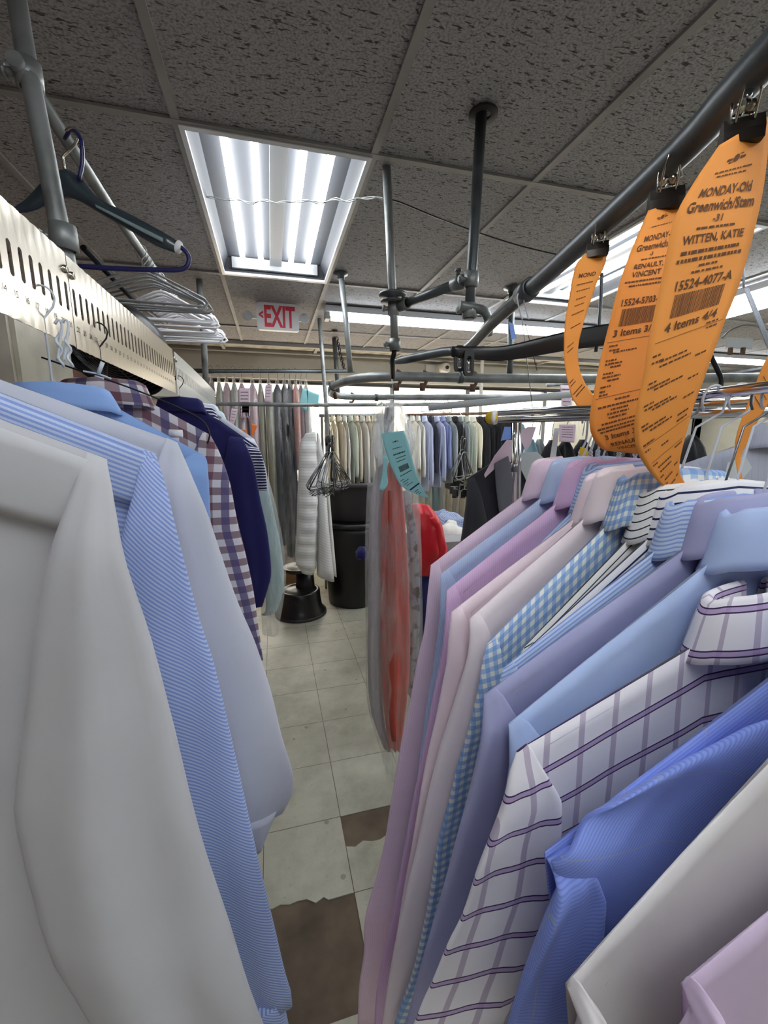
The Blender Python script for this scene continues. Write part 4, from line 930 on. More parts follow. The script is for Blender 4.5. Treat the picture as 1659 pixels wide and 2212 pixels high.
# middle tag, loops back up at its foot
B = Ribbon([(1400, 455), (1372, 520), (1345, 590), (1328, 650), (1312, 715), (1296, 780), (1284, 840), (1274, 900), (1278, 940), (1300, 970), (1330, 976)],
           [(1478, 430), (1462, 500), (1448, 580), (1436, 650), (1424, 715), (1412, 780), (1400, 840), (1392, 900), (1390, 940), (1392, 975), (1394, 982)],
           [.49, .475, .46, .452, .446, .44, .434, .43, .43, .434, .442], 50)
t = empty('order_tag', B.pt(.5, 0), 'middle orange paper order tag curling at the bottom, partly behind the largest tag', 'paper tag', None)
B.paper('paper', 'orange', t); pr = MB(); logo(B, pr, .06)
B.scribble(pr, .3, .8, .10, .004, rn); B.text(pr, 'MONDAY-O', .14, .168, .22, .95); B.text(pr, 'Greenwich/S', .178, .21, .12, .95); B.text(pr, '-3', .222, .238); B.scribble(pr, .3, .9, .25, .005, rn)
B.text(pr, 'RENAULT,', .268, .292, .2, .82); B.text(pr, 'VINCENT', .30, .322, .2, .8); B.scribble(pr, .1, .9, .338, .006, rn); B.scribble(pr, .2, .9, .354, .006, rn)
B.text(pr, '15524-5703-A', .40, .425, .14, .95); barcode(B, pr, .18, .86, .435, .495, rn); B.text(pr, '3 Items 3/5', .505, .53, .12, .90); B.bar(pr, .05, .95, .545, .5465)
for (u0, u1, v) in [(.1, .25, .56), (.12, .32, .575), (.2, .62, .583), (.1, .3, .61), (.1, .4, .622), (.2, .4, .634), (.1, .3, .655), (.1, .42, .667), (.2, .4, .68), (.1, .3, .70), (.1, .2, .715), (.1, .25, .727)]: B.scribble(pr, u0, u1, v, .0055, rn)
B.bar(pr, .05, .95, .735, .7365)
for (u0, u1, v) in [(.4, .66, .75), (.12, .9, .768), (.35, .66, .782), (.3, .68, .795), (.33, .66, .808), (.2, .95, .824), (.12, .95, .838), (.15, .95, .85)]: B.scribble(pr, u0, u1, v, .006, rn)
B.text(pr, '3 Items 3/5', .862, .882, .2, .95); B.text(pr, 'RENAULT', .898, .916, .25, .92); B.text(pr, 'VINCENT', .924, .938, .32, .92)
pr.build('print', M['ink_orange'], t)
# farthest narrow tag
C_ = Ribbon([(1266, 547), (1245, 570), (1236, 605), (1228, 650), (1220, 700), (1218, 745), (1220, 790), (1228, 832), (1240, 868), (1268, 893)],
            [(1318, 528), (1306, 572), (1292, 605), (1276, 650), (1260, 700), (1249, 750), (1251, 792), (1263, 826), (1278, 848), (1290, 862)],
            [.66, .655, .65, .645, .64, .635, .63, .62, .61, .60], 40)
t = empty('order_tag', C_.pt(.5, 0), 'narrow curled orange paper tag farthest along the slanted rail', 'paper tag', None)
C_.paper('paper', 'orange', t); pr = MB(); C_.text(pr, 'MOND', .17, .20, .2, .8)
for (u0, u1, v) in [(.2, .8, .24), (.25, .75, .28), (.3, .7, .33), (.3, .7, .37), (.25, .8, .42), (.3, .8, .50), (.2, .6, .60), (.2, .6, .63), (.1, .4, .80), (.1, .5, .82), (.1, .8, .87), (.2, .9, .89)]: C_.scribble(pr, u0, u1, v, .007, rn)
pr.build('print', M['ink_orange'], t)
D_ = Ribbon([(1690, 720), (1655, 775), (1634, 824), (1609, 887), (1590, 943), (1588, 985), (1600, 1050), (1625, 1095), (1662, 1150)],
            [(1720, 800), (1690, 830), (1662, 868), (1634, 915), (1613, 960), (1600, 990), (1607, 1048), (1633, 1090), (1668, 1140)],
            [.40, .40, .40, .40, .40, .40, .39, .38, .37], 40)
t = empty('order_tag', D_.pt(.5, 0), 'orange paper tag at the right edge, twisted to a thin strip', 'paper tag', None)
D_.paper('paper', 'orange', t)
pr = MB(); [D_.scribble(pr, .2, .8, v, .006, rn) for v in (.2, .25, .3)]; pr.build('print', M['ink_orange'], t)
# bulldog clips over the rail, each with its wire handles
def clip(P0, width, lab, s=1.0):
    t = empty('bulldog_clip', P0, lab, 'clip', 'clips holding the order tags'); d = V((math.cos(-.5), math.sin(-.5)*.0-.42, .0)).normalized()
    d = V((.86, -.45, .10)).normalized(); n = V((-.45, -.86, 0)); h = .020*s; th = .009*s; w2 = width/2
    sec = [(-th*.1, -h*.5), (-th*.62, -h*.45), (-th*.55, 0), (-th*.18, h*.5), (th*.18, h*.5), (th*.55, 0), (th*.62, -h*.45), (th*.1, -h*.5)]
    vs = [P0+d*(w2*q)+n*a+V((0, 0, b)) for q in (-1, 1) for a, b in sec]; K = len(sec)
    c = MB().add(vs, [(i, (i+1) % K, (i+1) % K+K, i+K) for i in range(K)]+[tuple(range(K))[::-1], tuple(range(K, 2*K))], flat=True)
    c.build('clip_jaw', M['clip_dark'], t)
    for sd in (-1, 1):
        q = [P0+d*w2*.45+n*th*.3*sd+V((0, 0, h*.3)), P0+d*w2*.42+n*th*1.0*sd+V((0, 0, h*1.3)), P0+d*w2*.2+n*th*1.1*sd+V((0, 0, h*1.9)), P0-d*w2*.2+n*th*1.1*sd+V((0, 0, h*1.9)), P0-d*w2*.42+n*th*1.0*sd+V((0, 0, h*1.3)), P0-d*w2*.45+n*th*.3*sd+V((0, 0, h*.3))]
        MB().tube(crv(q, 18), .0011*s, 6).build('handle', M['clip'], t)
    for k in (-1, 1):
        MB().lathe([(0, .006*s), (.0045*s, .004*s), (.005*s, 0), (.0035*s, -.003*s)], P0+d*w2*.3*k+V((0, 0, h*.8)), 10, axis=(0, -.3, 1)).build('rivet', M['clip'], t)
clip(at(1602, 285, .375), .036, 'dark bulldog clip gripping the largest orange tag at the upper right', 1.25)
clip(at(1438, 432, .49), .040, 'dark bulldog clip gripping the middle orange tag', 1.3)
clip(at(1290, 540, .655), .034, 'dark bulldog clip gripping the farthest narrow orange tag', 1.2)
def over_hook(pts, r, mt, lab): tag(MB().tube(crv(pts, 26), r, 8).build('rail_hook', M[mt]), lab, 'hook', 'hooks over the slanted rail')
over_hook([at(1472, 382, .50), at(1466, 345, .50), at(1472, 305, .505), at(1490, 285, .515), at(1516, 278, .53), at(1525, 290, .54)], .0022, 'grey_plastic', 'grey plastic hook curling over the slanted rail above the middle clip')
over_hook([at(1310, 520, .66), at(1306, 490, .66), at(1308, 462, .66), at(1318, 445, .665), at(1338, 436, .68)], .0022, 'grey_plastic', 'grey plastic hook curling over the slanted rail by the farthest clip')
over_hook([at(1612, 220, .37), at(1622, 190, .37), at(1634, 160, .372), at(1650, 138, .38), at(1672, 130, .39)], .0042, 'chrome', 'thick shiny hook over the slanted rail at the upper right corner')
for k, dx in enumerate((0, 14)):
    over_hook([at(1128+dx, 690, .97), at(1120+dx, 660, .97), at(1118+dx, 638, .975), at(1130+dx, 624, .985), at(1148+dx, 622, 1.0)], .0016, 'wire_white', 'thin pale wire hook over the slanted rail near its joint, '+('nearer' if k else 'farther')+' of the pair')
# black trouser clamp hanger crossing in the middle
t = empty('clamp_hanger', at(1290, 720, .85), 'flat black clamp hanger with two slotted ends, crossing below the slanted rail', 'hanger')
bb = MB(); loft(bb, [at(975, 748, 1.02), at(1040, 748, 1.0), at(1100, 745, .97), at(1240, 712, .90), at(1400, 686, .84), at(1520, 665, .80)][:], [at(977, 772, 1.02), at(1040, 778, 1.0), at(1102, 778, .97), at(1240, 755, .90), at(1400, 735, .84), at(1520, 718, .80)], .004, ny=40, nx=5, nrm=V((.35, -.9, 0)).normalized(), ends=(1, 1)); bb.build('bar', M['black_plastic'], t)
for px, py, Y in ((992, 775, 1.02), (1012, 784, 1.0)):
    p = at(px, py, Y); w2, h2 = .0135, .032; b = MB(); out = []; inn = []
    for k in range(24):
        a = 2*PI*k/24; cx_, cz = math.cos(a), math.sin(a); out.append((p.x+w2*abs(cx_)**.5*(1 if cx_ > 0 else -1), p.z+h2*abs(cz)**.5*(1 if cz > 0 else -1))); inn.append((p.x+w2*.45*abs(cx_)**.6*(1 if cx_ > 0 else -1), p.z-h2*.12+h2*.62*abs(cz)**.5*(1 if cz > 0 else -1)))
    b.add([(x, p.y-.004, z) for x, z in out]+[(x, p.y-.004, z) for x, z in inn]+[(x, p.y+.004, z) for x, z in out]+[(x, p.y+.004, z) for x, z in inn],
          [(k, (k+1) % 24, 24+(k+1) % 24, 24+k) for k in range(24)]+[(48+k, 72+k, 72+(k+1) % 24, 48+(k+1) % 24) for k in range(24)]+[(k, 48+k, 48+(k+1) % 24, (k+1) % 24) for k in range(24)]+[(24+k, 24+(k+1) % 24, 72+(k+1) % 24, 72+k) for k in range(24)], flat=True)
    b.build('clamp_end', M['black_plastic'], t)
    MB().tube([(p.x, p.y, p.z-h2*.6), (p.x, p.y, p.z+h2*.35)], .003, 8).build('spring', M['chrome'], t)
# black twisted hanger and white cord at the right edge
bh = MB().tube(crv([at(1500, 858, .62), at(1530, 852, .62), at(1552, 842, .62), at(1558, 820, .62), at(1548, 795, .62), at(1536, 770, .62), at(1528, 740, .62)], 26), .0042, 8)
for ph_ in (0, PI): bh.tube([at(1505+i*5.2, 857-i*.35, .63)+V((0, .004*math.cos(i*.55+ph_), .0045*math.sin(i*.55+ph_))) for i in range(36)], .0032, 6)
tag(bh.build('twisted_hanger', M['wire_black']), 'black hanger with a twisted bar at the right, behind the orange tags', 'hanger')
wc = MB()
for k in range(4): wc.tube([at(1607+k*3, 622, .6), at(1659+k*3.4, 752, .6)], .0012, 5)
wc.tube([at(1606, 560, .6), at(1607, 622, .6)], .002, 6)
tag(wc.build('cord_bundle', M['wire_white']), 'slanting bundle of thin white cords at the upper right edge', 'cord')
ch_ = empty('clip_hanger', at(1600, 740, 1.3), 'steel clip hanger with a white card and two wooden clips at the right edge', 'hanger')
MB().tube(crv([at(1560, 730, 1.3), at(1580, 712, 1.3), at(1615, 702, 1.3), at(1659, 712, 1.3), at(1700, 720, 1.3)], 20), .003, 6).build('hanger_arm', M['wire_grey'], ch_)
a, b = at(1570, 728, 1.3), at(1622, 755, 1.3); MB().box((a.x, 1.297, b.z), (b.x, 1.30, a.z)).build('card', M['card'], ch_)
for px in (1578, 1605): q = at(px, 758, 1.29); MB().box((q.x-.006, 1.285, q.z-.014), (q.x+.006, 1.296, q.z+.012)).build('wooden_clip', M['wood_dark'], ch_)
tag(MB().tube(crv([at(1300, 590, .9), at(1296, 680, .9), at(1287, 760, .9)], 12), .004, 8).build('plastic_hanger', M['pipe_dark']), 'grey plastic hanger stem hanging between the narrow and the middle orange tags', 'hanger')
M['lin_clear'] = M['wire_grey']
for k, (a, b) in enumerate((((1128, 690), (1150, 880)), ((1160, 800), (1135, 700)))):
    tag(MB().tube([at(*a, 1.1), at(*b, 1.1)], .0012, 5).build('wire', M['wire_grey']), ['long thin wire hanging from the slanted rail joint to the chrome rack', 'short slanting wire below the slanted rail joint', 'thin slanting wire below the black clamp hanger'][k], 'wire')
bt = at(1104, 715, 1.0); tag(MB().add([bt+V((-.008, 0, .022)), bt+V((.006, 0, .016)), bt+V((.018, .002, -.016)), bt+V((.002, 0, -.02))], [(0, 3, 2, 1)], flat=True).build('blue_tag', M['blue_tag']), 'small blue paper tag dangling under the slanted rail', 'paper tag').modifiers.new('t', 'SOLIDIFY').thickness = .0005
# ================================================================== BACK OF THE SHOP
def bagged(label, px, Y, zr, zb, w, cloth, group='bagged garments on the back left rail', dep=.16, top=.10, film=True, body_top=None, x=None, bagname='bagged_garment', lean=0):
    x = at(px, 900, Y).x if x is None else x
    t = empty(bagname, (x, Y, zr), label, 'bagged garment' if film else 'garment', group); z0 = zr-.085
    rs = random.Random(int(px*7)); zt = body_top or z0-.02
    MB().tube([V((x-.014, Y, zr+.006)), V((x-.008, Y, zr+.019)), V((x+.006, Y, zr+.020)), V((x+.014, Y, zr+.008)), V((x+.004, Y, zr-.03)), V((x, Y, z0))], .002, 6).build('hanger_hook', M['wire_grey'], t)
    g = MB(); loft(g, [V((x-.010, Y, zt)), V((x-w*.42, Y, zt-.07)), V((x-w*.5, Y, zt-.25)), V((x-w*.46+lean, Y, zb+.05))], [V((x+.010, Y, zt)), V((x+w*.42, Y, zt-.07)), V((x+w*.5, Y, zt-.25)), V((x+w*.5+lean, Y, zb+.05))],
                   [dep*.2, dep*.75, dep, dep*.9, dep*.85], ny=22, nx=9, wr=.012, seed=rs.random()*50, fold=lambda a, b: .012*math.sin(a*11+b*3))
    g.build('garment', M[cloth], t)
    if film:
        g = MB(); loft(g, [V((x-.006, Y, z0+.03)), V((x-w*.52, Y, z0-.12)), V((x-w*.55, Y, z0-.35)), V((x-w*.58+lean, Y, zb-.04))], [V((x+.006, Y, z0+.03)), V((x+w*.52, Y, z0-.12)), V((x+w*.55, Y, z0-.35)), V((x+w*.62+lean, Y, zb-.04))],
                       [dep*.25, dep*.95, dep*1.15, dep*1.1], ny=20, nx=10, wr=.02, seed=rs.random()*50)
        g.build('film', M['film'], t)
    return t
for nm_, c in dict(b_grey=(184, 182, 174), b_rose=(212, 184, 192), b_olive=(166, 164, 140), b_navy=(44, 50, 66), b_black=(26, 27, 32), b_salmon=(222, 164, 152), b_mauve=(156, 126, 138), b_white=(222, 220, 214),
                   b_cream=(242, 234, 212), b_cream2=(222, 212, 192), b_sage=(212, 218, 202), b_blue=(138, 150, 194), b_lblue=(204, 212, 240), b_slate=(158, 166, 168), b_teal=(138, 174, 188), b_dark=(38, 38, 44), b_yellow=(196, 176, 112)).items():
    M[nm_] = fabric('cloth_'+nm_[2:], c)
ORD = ['leftmost', 'second', 'third', 'fourth', 'fifth', 'sixth', 'seventh', 'eighth', 'ninth', 'tenth', 'eleventh', 'twelfth', 'thirteenth', 'fourteenth', 'fifteenth', 'sixteenth', 'seventeenth', 'eighteenth']
lb = [(446, 'b_grey', .9, .085), (462, 'b_mauve', 1.0, .07), (478, 'b_olive', .8, .07), (494, 'b_rose', .9, .09), (510, 'b_grey', .75, .08), (526, 'b_rose', .8, .10), (549, 'b_rose', .7, .10), (566, 'b_olive', .55, .07), (584, 'b_olive', .5, .09), (602, 'b_navy', .72, .11), (617, 'b_black', .62, .10), (628, 'b_navy', .8, .09), (641, 'b_salmon', 1.35, .08), (652, 'b_mauve', .95, .07), (663, 'b_white', 1.1, .08)]
cn = dict(b_grey='grey', b_mauve='mauve', b_olive='sheer olive', b_rose='rose pink', b_navy='dark navy', b_black='black', b_salmon='salmon', b_white='white')
for k, (px, cl, zb, w) in enumerate(lb):
    bagged(f'{cn[cl]} garment in clear film on the dark back rail, {ORD[k]} along it', px, 3.60+(.01 if k % 2 else -.01), 2.068, zb-.12, w*.80, cl)
# paper tags on the bagged clothes
def paper_tag(label, pts, Y, mt='pink_paper', lines=5, group=None):
    q = [at(x, y, Y) for x, y in pts]; t = empty('paper_tag', q[0], label, 'paper tag', group)
    rb = Ribbon([pts[0], pts[3]], [pts[1], pts[2]], [Y, Y], 8); rb.paper('paper', mt, t, .0006)
    if lines:
        pr = MB(); rl = random.Random(int(pts[0][0]))
        for i in range(lines): rb.scribble(pr, .15, .85, .15+.7*i/lines, .03, rl)
        pr.build('print', M['ink'], t)
    return t
tg = 'pink order tags on the bagged garments'
paper_tag('long pink order tag with a black line, on the rose pink bagged garment', [(516, 838), (540, 838), (540, 900), (517, 900)], 3.425, lines=6, group=tg)
paper_tag('pink order tag lower end below the slim grey rail', [(516, 872), (539, 872), (538, 902), (517, 902)], 3.425, lines=3, group=tg)
paper_tag('pink order tag above the sheer olive bagged garment', [(573, 832), (588, 830), (585, 870), (571, 868)], 3.425, lines=4, group=tg)
paper_tag('small tilted pink order tag by the mauve garment', [(500, 882), (514, 884), (504, 922), (494, 918)], 3.425, lines=4, group=tg)
tt = paper_tag('folded teal order tag on the bagged garments before the window', [(654, 838), (666, 842), (662, 890), (645, 876)], 3.425, 'teal', 0)
paper_tag('teal order tag fold lying to the right of the first teal tag', [(662, 842), (690, 852), (688, 880), (664, 878)], 3.425, 'teal', 0)
paper_tag('small bright orange tag on a bag above the pale teal sleeve', [(543, 914), (556, 920), (554, 926), (544, 946)], 2.3, 'orange2', 0)
paper_tag('flat bright orange tag behind the navy shirt shoulder', [(515, 928), (532, 928), (534, 940), (517, 934)], 2.3, 'orange2', 0)

# white ribbed bathrobe
M['c_robe'] = fabric('white_ribbed_towelling', (226, 226, 224), [('v', .022, .32, 0, (206, 208, 208), .8)])
Yb = 3.3; t = empty('bathrobe', at(672, 925, Yb), 'white ribbed bathrobe with rounded shoulders hanging beside the black bins', 'bathrobe')
b = MB(); loft(b, [at(*p, Yb) for p in ((684, 932), (683, 1000), (684, 1100), (684, 1240))], [at(*p, Yb) for p in ((690, 940), (702, 1010), (708, 1120), (722, 1254))], [.03, .09, .10, .10], ny=40, nx=12, wr=.01); b.build('body', M['c_robe'], t)
b = MB(); loft(b, [at(*p, Yb-.05) for p in ((660, 936), (648, 962), (643, 1050), (640, 1150), (638, 1212), (652, 1236))], [at(*p, Yb-.05) for p in ((682, 932), (685, 985), (686, 1100), (683, 1180), (682, 1225), (676, 1240))], [.03, .07, .08, .08, .07, .05], ny=44, nx=14, wr=.01, fold=lambda a, b_: .008*math.sin(b_*70)); b.build('sleeve', M['c_robe'], t)
b = MB(); loft(b, [at(*p, Yb+.04) for p in ((700, 1000), (708, 1120), (716, 1238))], [at(*p, Yb+.04) for p in ((706, 1000), (716, 1120), (727, 1246))], [.03, .05, .05], ny=24, nx=8, wr=.005); b.build('sleeve', M['b_white'], t)
MB().tube([at(686, 935, 3.24), at(686, 1235, 3.2)], .004, 6).build('edge_piping', M['grey_plastic'], t)
MB().tube([at(676, 874, 3.28), at(673, 880, 3.28), at(674, 915, 3.28), at(674, 932, 3.28)], .0025, 6).build('hanger_hook', M['wire_grey'], t)

# cream row and the blue / black row: garments seen edge-on
def edge_shirt(label, px, Y, zr, cloth, group, ln=.62, w=.19, T=.022, seed=1, drop=.05):
    x = at(px, 900, Y).x; N = V((x, Y, zr-drop)); S = V((x-w, Y, zr-drop-.05))
    t = shirt(label, N, S, cloth, None, body=ln+.12, T=T, sw=(.04, .08, .10, .10, .09, .08), seed=seed, res=.45, rowsleeve=14, outer_len=ln, wr=.008, name='hung_shirt', far=True, fold=.003, group=group, sleeve_off=.006)
    t.rotation_euler = (0, 0, PI/2+.05*math.sin(seed*2.7))
    MB().tube([V((x, Y, zr-drop)), V((x, Y, zr-.02)), V((x, Y+.012, zr+.005)), V((x, Y, zr+.02)), V((x, Y-.012, zr+.008))], .0022, 6).build('hanger_hook', M['wire_grey'], t)
    return t
cr_ = ['b_cream', 'b_cream', 'b_cream2', 'b_white', 'b_sage', 'b_cream2', 'b_white', 'b_cream2', 'b_cream', 'b_slate', 'b_sage']
cnm = dict(b_cream='cream', b_cream2='beige', b_white='white', b_sage='sage', b_slate='slate grey', b_blue='dusty blue', b_lblue='pale blue', b_navy='dark navy', b_black='black', b_dark='charcoal', b_teal='grey teal', b_grey='grey', b_yellow='yellow')
for k in range(11):
    edge_shirt(f'{cnm[cr_[k]]} top on the thin rail before the window, {ORD[k]} in the cream row', 706+k*12.5, 4.15, 1.765, cr_[k], 'cream clothes before the window', ln=.50+.09*((k*5) % 4)/2, seed=k+50, T=.013)
br_ = ['b_white', 'b_white', 'b_lblue', 'b_navy', 'b_lblue', 'b_blue', 'b_slate', 'b_dark', 'b_slate', 'b_sage', 'b_cream', 'b_dark', 'b_black', 'b_black', 'b_dark', 'b_black', 'b_black', 'b_teal']
for k in range(18):
    edge_shirt(f'{cnm[br_[k]]} top on the reddish window rail, {ORD[k]} in its row', 888+k*13.2, 4.2, 1.775, br_[k], 'blue and black clothes before the window', ln=.45+.08*((k*7) % 5)/2+(.1 if k > 10 else 0), seed=k+80, T=.014)
# lower tier: pale bagged clothes, and slim lower rail
pole('hanging_rail', [V((1.55, 4.72, 1.33)), V((3.4, 4.72, 1.33))], .014, 'pipe', 'low far rail under the window carrying pale bagged clothes', 'rail')
lo_ = ['b_white', 'b_cream', 'b_white', 'b_sage', 'b_teal', 'b_white', 'b_cream', 'b_white', 'b_cream', 'b_white', 'b_white', 'b_cream']
for k in range(12):
    bagged(f'{cnm[lo_[k]]} bagged garment on the low far rail, {ORD[k]} along it', 880+k*15, 4.72, 1.33, .35, .11, lo_[k], 'pale bagged garments on the low far rail', dep=.12)
pole('hanging_rail', [V((.35, 4.75, 1.33)), V((1.3, 4.75, 1.33))], .014, 'pipe', 'low far rail behind the cream row, next to the stacked bins', 'rail')
for k in range(6):
    bagged(f'pale {["cream", "white", "sage", "white", "cream", "grey"][k]} long garment low behind the cream row, {ORD[k]} along the rail', 722+k*19, 4.75, 1.33, .5, .12, ['b_cream', 'b_white', 'b_sage', 'b_white', 'b_cream', 'b_grey'][k], 'long garments behind the cream row', dep=.1, film=False)

# bunches of wire hangers
def bunch(px, py, Y, n, label, clips=False, h=.125, w=.2, base=0):
    p = at(px, py, Y); rb = random.Random(px)
    for k in range(n):
        o = tri_hanger(0, 0, 0, '', w=w, h=h, r=.0022)
        if clips:
            for sx_ in (-.1, .1): o.box((sx_-.012, -.012, -.30), (sx_+.012, .012, -.26))
        else: o.tube([(-w*.9+i*w*1.8/24, 0, -.078-h+.004*math.sin(i*2.2)) for i in range(25)], .002, 5)
        ob = o.build('wire_hanger', M['wire_grey' if k % 2 else 'wire_black']); ob.location = (p.x+rb.uniform(-.012, .012), Y+rb.uniform(-.03, .03), p.z+rb.uniform(-.015, .01))
        ob.rotation_euler = (0, 0, base+rb.uniform(-.35, .35)+(k-n/2)*.045)
        tag(ob, f'{label}, {ORD[k] if k else "first"} of the bunch', 'hanger', 'bunched wire hangers')
    return p
p = bunch(712, 950, 1.95, 15, 'empty wire hanger bunched before the white bathrobe and bins', h=.15, w=.16, base=1.25)
tag(MB().tube([p+V((0, 0, .0)), at(711, 905, 1.96), V((at(711, 870, 1.97).x, 2.0, 1.81))], .0018, 6).build('cord', M['wire_grey']), 'thin cord holding the hanger bunch below the curved rail', 'cord')
p = bunch(1000, 952, 2.2, 6, 'empty clip hanger bunched left of the charcoal jacket', clips=True, h=.15, w=.13, base=1.0)
tag(MB().tube([p, at(1002, 905, 2.25), V((at(1002, 860, 2.5).x, 2.62, 1.75))], .0018, 6).build('cord', M['wire_grey']), 'thin cord holding the clip hanger bunch below the slim rail', 'cord')

# ------------------------------------------------------------------ floor objects
def bin_(cx, cy, z0, z1, r0, r1, mt, label, lidrim=.012):
    t = empty('trash_bin', (cx, cy, z0), label, 'bin')
    MB().lathe([(0, z0+.002), (r0*.96, z0+.002), (r0, z0+.02), (lerp(r0, r1, .85), lerp(z0, z1, .85)), (r1, z1-.03), (r1-.006, z1-.03), (lerp(r0, r1, .5)-.01, lerp(z0, z1, .5)), (r0*.95, z0+.03), (0, z0+.03)], (cx, cy, 0), 44).build('bin_body', M[mt], t)
    MB().lathe([(r1-.006, z1-.04), (r1+.018, z1-.045), (r1+.024, z1-.03), (r1+.022, z1-.005), (r1+.008, z1), (r1-.012, z1-.004), (r1-.012, z1-.035)], (cx, cy, 0), 44).build('rim', M[mt], t)
    for s_ in (-1, 1):
        MB().tube(crv([(cx+s_*(r1+.015), cy-.05, z1-.03), (cx+s_*(r1+.045), cy-.04, z1-.05), (cx+s_*(r1+.045), cy+.04, z1-.05), (cx+s_*(r1+.015), cy+.05, z1-.03)], 12), .009, 8).build('handle', M[mt], t)
    return t
bx_, by_ = .70, 3.78
bin_(bx_, by_, 0, .80, .235, .285, 'black_bin', 'tall round black bin standing on the floor behind the bagged coral dress')
bin_(bx_+.005, by_, .801, 1.16, .235, .30, 'grey_bin', 'dark grey bin stacked on top of the tall black bin')
t = empty('step_stool', (.19, 3.62, 0), 'round black two-tier step stool on the floor by the bathrobe', 'stool')
MB().lathe([(.195, .0), (.215, .004), (.218, .03), (.19, .06), (.175, .16), (.172, .215), (.160, .225), (.14, .225), (.135, .218), (.06, .218), (0, .218)], (.19, 3.60, 0), 44).build('base', M['black_plastic'], t)
MB().lathe([(.085, .215), (.075, .39), (.0, .39)], (.24, 3.68, 0), 36).build('upper_step', M['black_plastic'], t)
MB().lathe([(0, .385), (.145, .385), (.150, .395), (.148, .410), (.135, .416), (.12, .412), (.05, .412), (.045, .407), (0, .407)], (.19, 3.66, 0), 40).build('step_top', M['black_plastic'], t)
MB().lathe([(.218, .002), (.226, .004), (.226, .022), (.218, .026)], (.19, 3.60, 0), 40).build('rubber_foot', M['grey_bin'], t)

# bagged coral dress
Yd = 1.62; t = empty('bagged_dress', at(850, 862, Yd), 'coral dress in clear film with a teal order tag, hanging beside the aisle', 'bagged dress')
def q(pts, Y=Yd): return [at(x, y, Y) for x, y in pts]
M['coral'] = fabric('coral_satin', (218, 104, 92)); M['coral_dark'] = fabric('coral_satin_darker', (176, 76, 62)); M['sheer'] = fabric('grey_satin', (178, 174, 180))
M['floral'] = dirty(fabric('grey_floral_cotton', (168, 172, 184)), (96, 90, 84), 22, .52, .60)
b = MB(); loft(b, q([(842, 985), (832, 1040), (824, 1120), (822, 1300), (824, 1480), (838, 1610)]), q([(858, 985), (868, 1040), (874, 1120), (884, 1300), (884, 1450), (866, 1620)]), [.01, .03, .04, .045, .045, .03], ny=40, nx=22, wr=.006, fold=lambda a, b_: .010*math.sin(a*16+b_)*min(1, b_*4), seed=3); b.build('dress', M['coral'], t)
b = MB(); loft(b, q([(838, 1060), (836, 1300), (838, 1500), (846, 1600)], Yd-.055), q([(846, 1060), (852, 1300), (853, 1500), (856, 1600)], Yd-.055), .008, ny=24, nx=8, wr=.003); b.build('dark_fold', M['coral_dark'], t)  # strip of darker coral over the front of the dress
b = MB(); loft(b, q([(818, 985), (804, 1060), (797, 1200), (797, 1500), (826, 1610)], Yd+.03), q([(832, 985), (826, 1060), (823, 1200), (824, 1500), (842, 1620)], Yd+.03), [.02, .03, .035, .03], ny=30, nx=12, wr=.008, fold=lambda a, b_: .006*math.sin(a*14), seed=7); b.build('side_panel', M['sheer'], t)
b = MB(); loft(b, q([(868, 1060), (880, 1150), (884, 1300), (882, 1500)], Yd+.03), q([(882, 1060), (898, 1150), (906, 1300), (898, 1520)], Yd+.03), [.02, .03, .035, .03], ny=30, nx=10, wr=.006, seed=9); b.build('floral_panel', M['floral'], t)
b = MB(); loft(b, q([(834, 872), (826, 905), (818, 960), (812, 1000)]), q([(862, 868), (880, 900), (895, 945), (886, 1000)]), [.01, .03, .04, .03], ny=20, nx=16, wr=.014, seed=12); b.build('tissue', M['film2'], t)
b = MB(); loft(b, q([(833, 880), (829, 905), (830, 935)], Yd), q([(846, 880), (847, 905), (845, 935)], Yd), .008, ny=8, nx=6, wr=.003); b.build('purple_strap', M['blue_plastic'], t)
b = MB(); loft(b, q([(836, 862), (820, 900), (803, 970), (793, 1060), (789, 1200), (790, 1400), (794, 1520), (818, 1610), (842, 1700)]), q([(862, 862), (882, 900), (898, 945), (902, 1060), (909, 1200), (909, 1400), (900, 1500), (886, 1600), (872, 1700)]), [.012, .05, .06, .065, .065, .06, .05, .04, .03], ny=56, nx=26, wr=.012, seed=15, fold=lambda a, b_: .008*math.sin(a*19+b_*2)*min(1, b_*5)); b.build('film', M['film'], t)
b = MB(); loft(b, q([(812, 872), (806, 905), (806, 960), (815, 1010)], Yd-.05), q([(826, 866), (829, 905), (832, 950), (828, 1000)], Yd-.05), .012, ny=18, nx=8, wr=.01, seed=17); b.build('film', M['film2'], t)
MB().tube([at(850, 868, Yd), at(851, 855, Yd), at(850, 850, 1.75), V((at(850, 820, 1.93).x, 1.97, 1.856))], .0022, 6).build('hanger_hook', M['wire_grey'], t)
TT = Ribbon([(824, 936), (833, 975), (848, 1015), (868, 1050), (900, 1068), (926, 1076)], [(873, 930), (884, 965), (893, 1000), (905, 1035), (915, 1060), (928, 1074)], [1.55, 1.54, 1.535, 1.53, 1.53, 1.53], 30)
t = empty('order_tag', TT.pt(.5, 0), 'teal paper order tag with a barcode clipped to the bagged coral dress', 'paper tag', None); TT.paper('paper', 'teal', t)
pr = MB(); logo(TT, pr, .12)
for (u0, u1, v, hh) in [(.3, .7, .20, .010), (.25, .8, .27, .018), (.3, .75, .32, .010), (.3, .7, .36, .01), (.2, .8, .53, .010), (.1, .3, .58, .008), (.15, .5, .61, .008), (.1, .4, .64, .008), (.2, .6, .67, .008), (.2, .6, .80, .01), (.1, .5, .83, .01), (.2, .6, .86, .01)]: TT.scribble(pr, u0, u1, v, hh, rn)
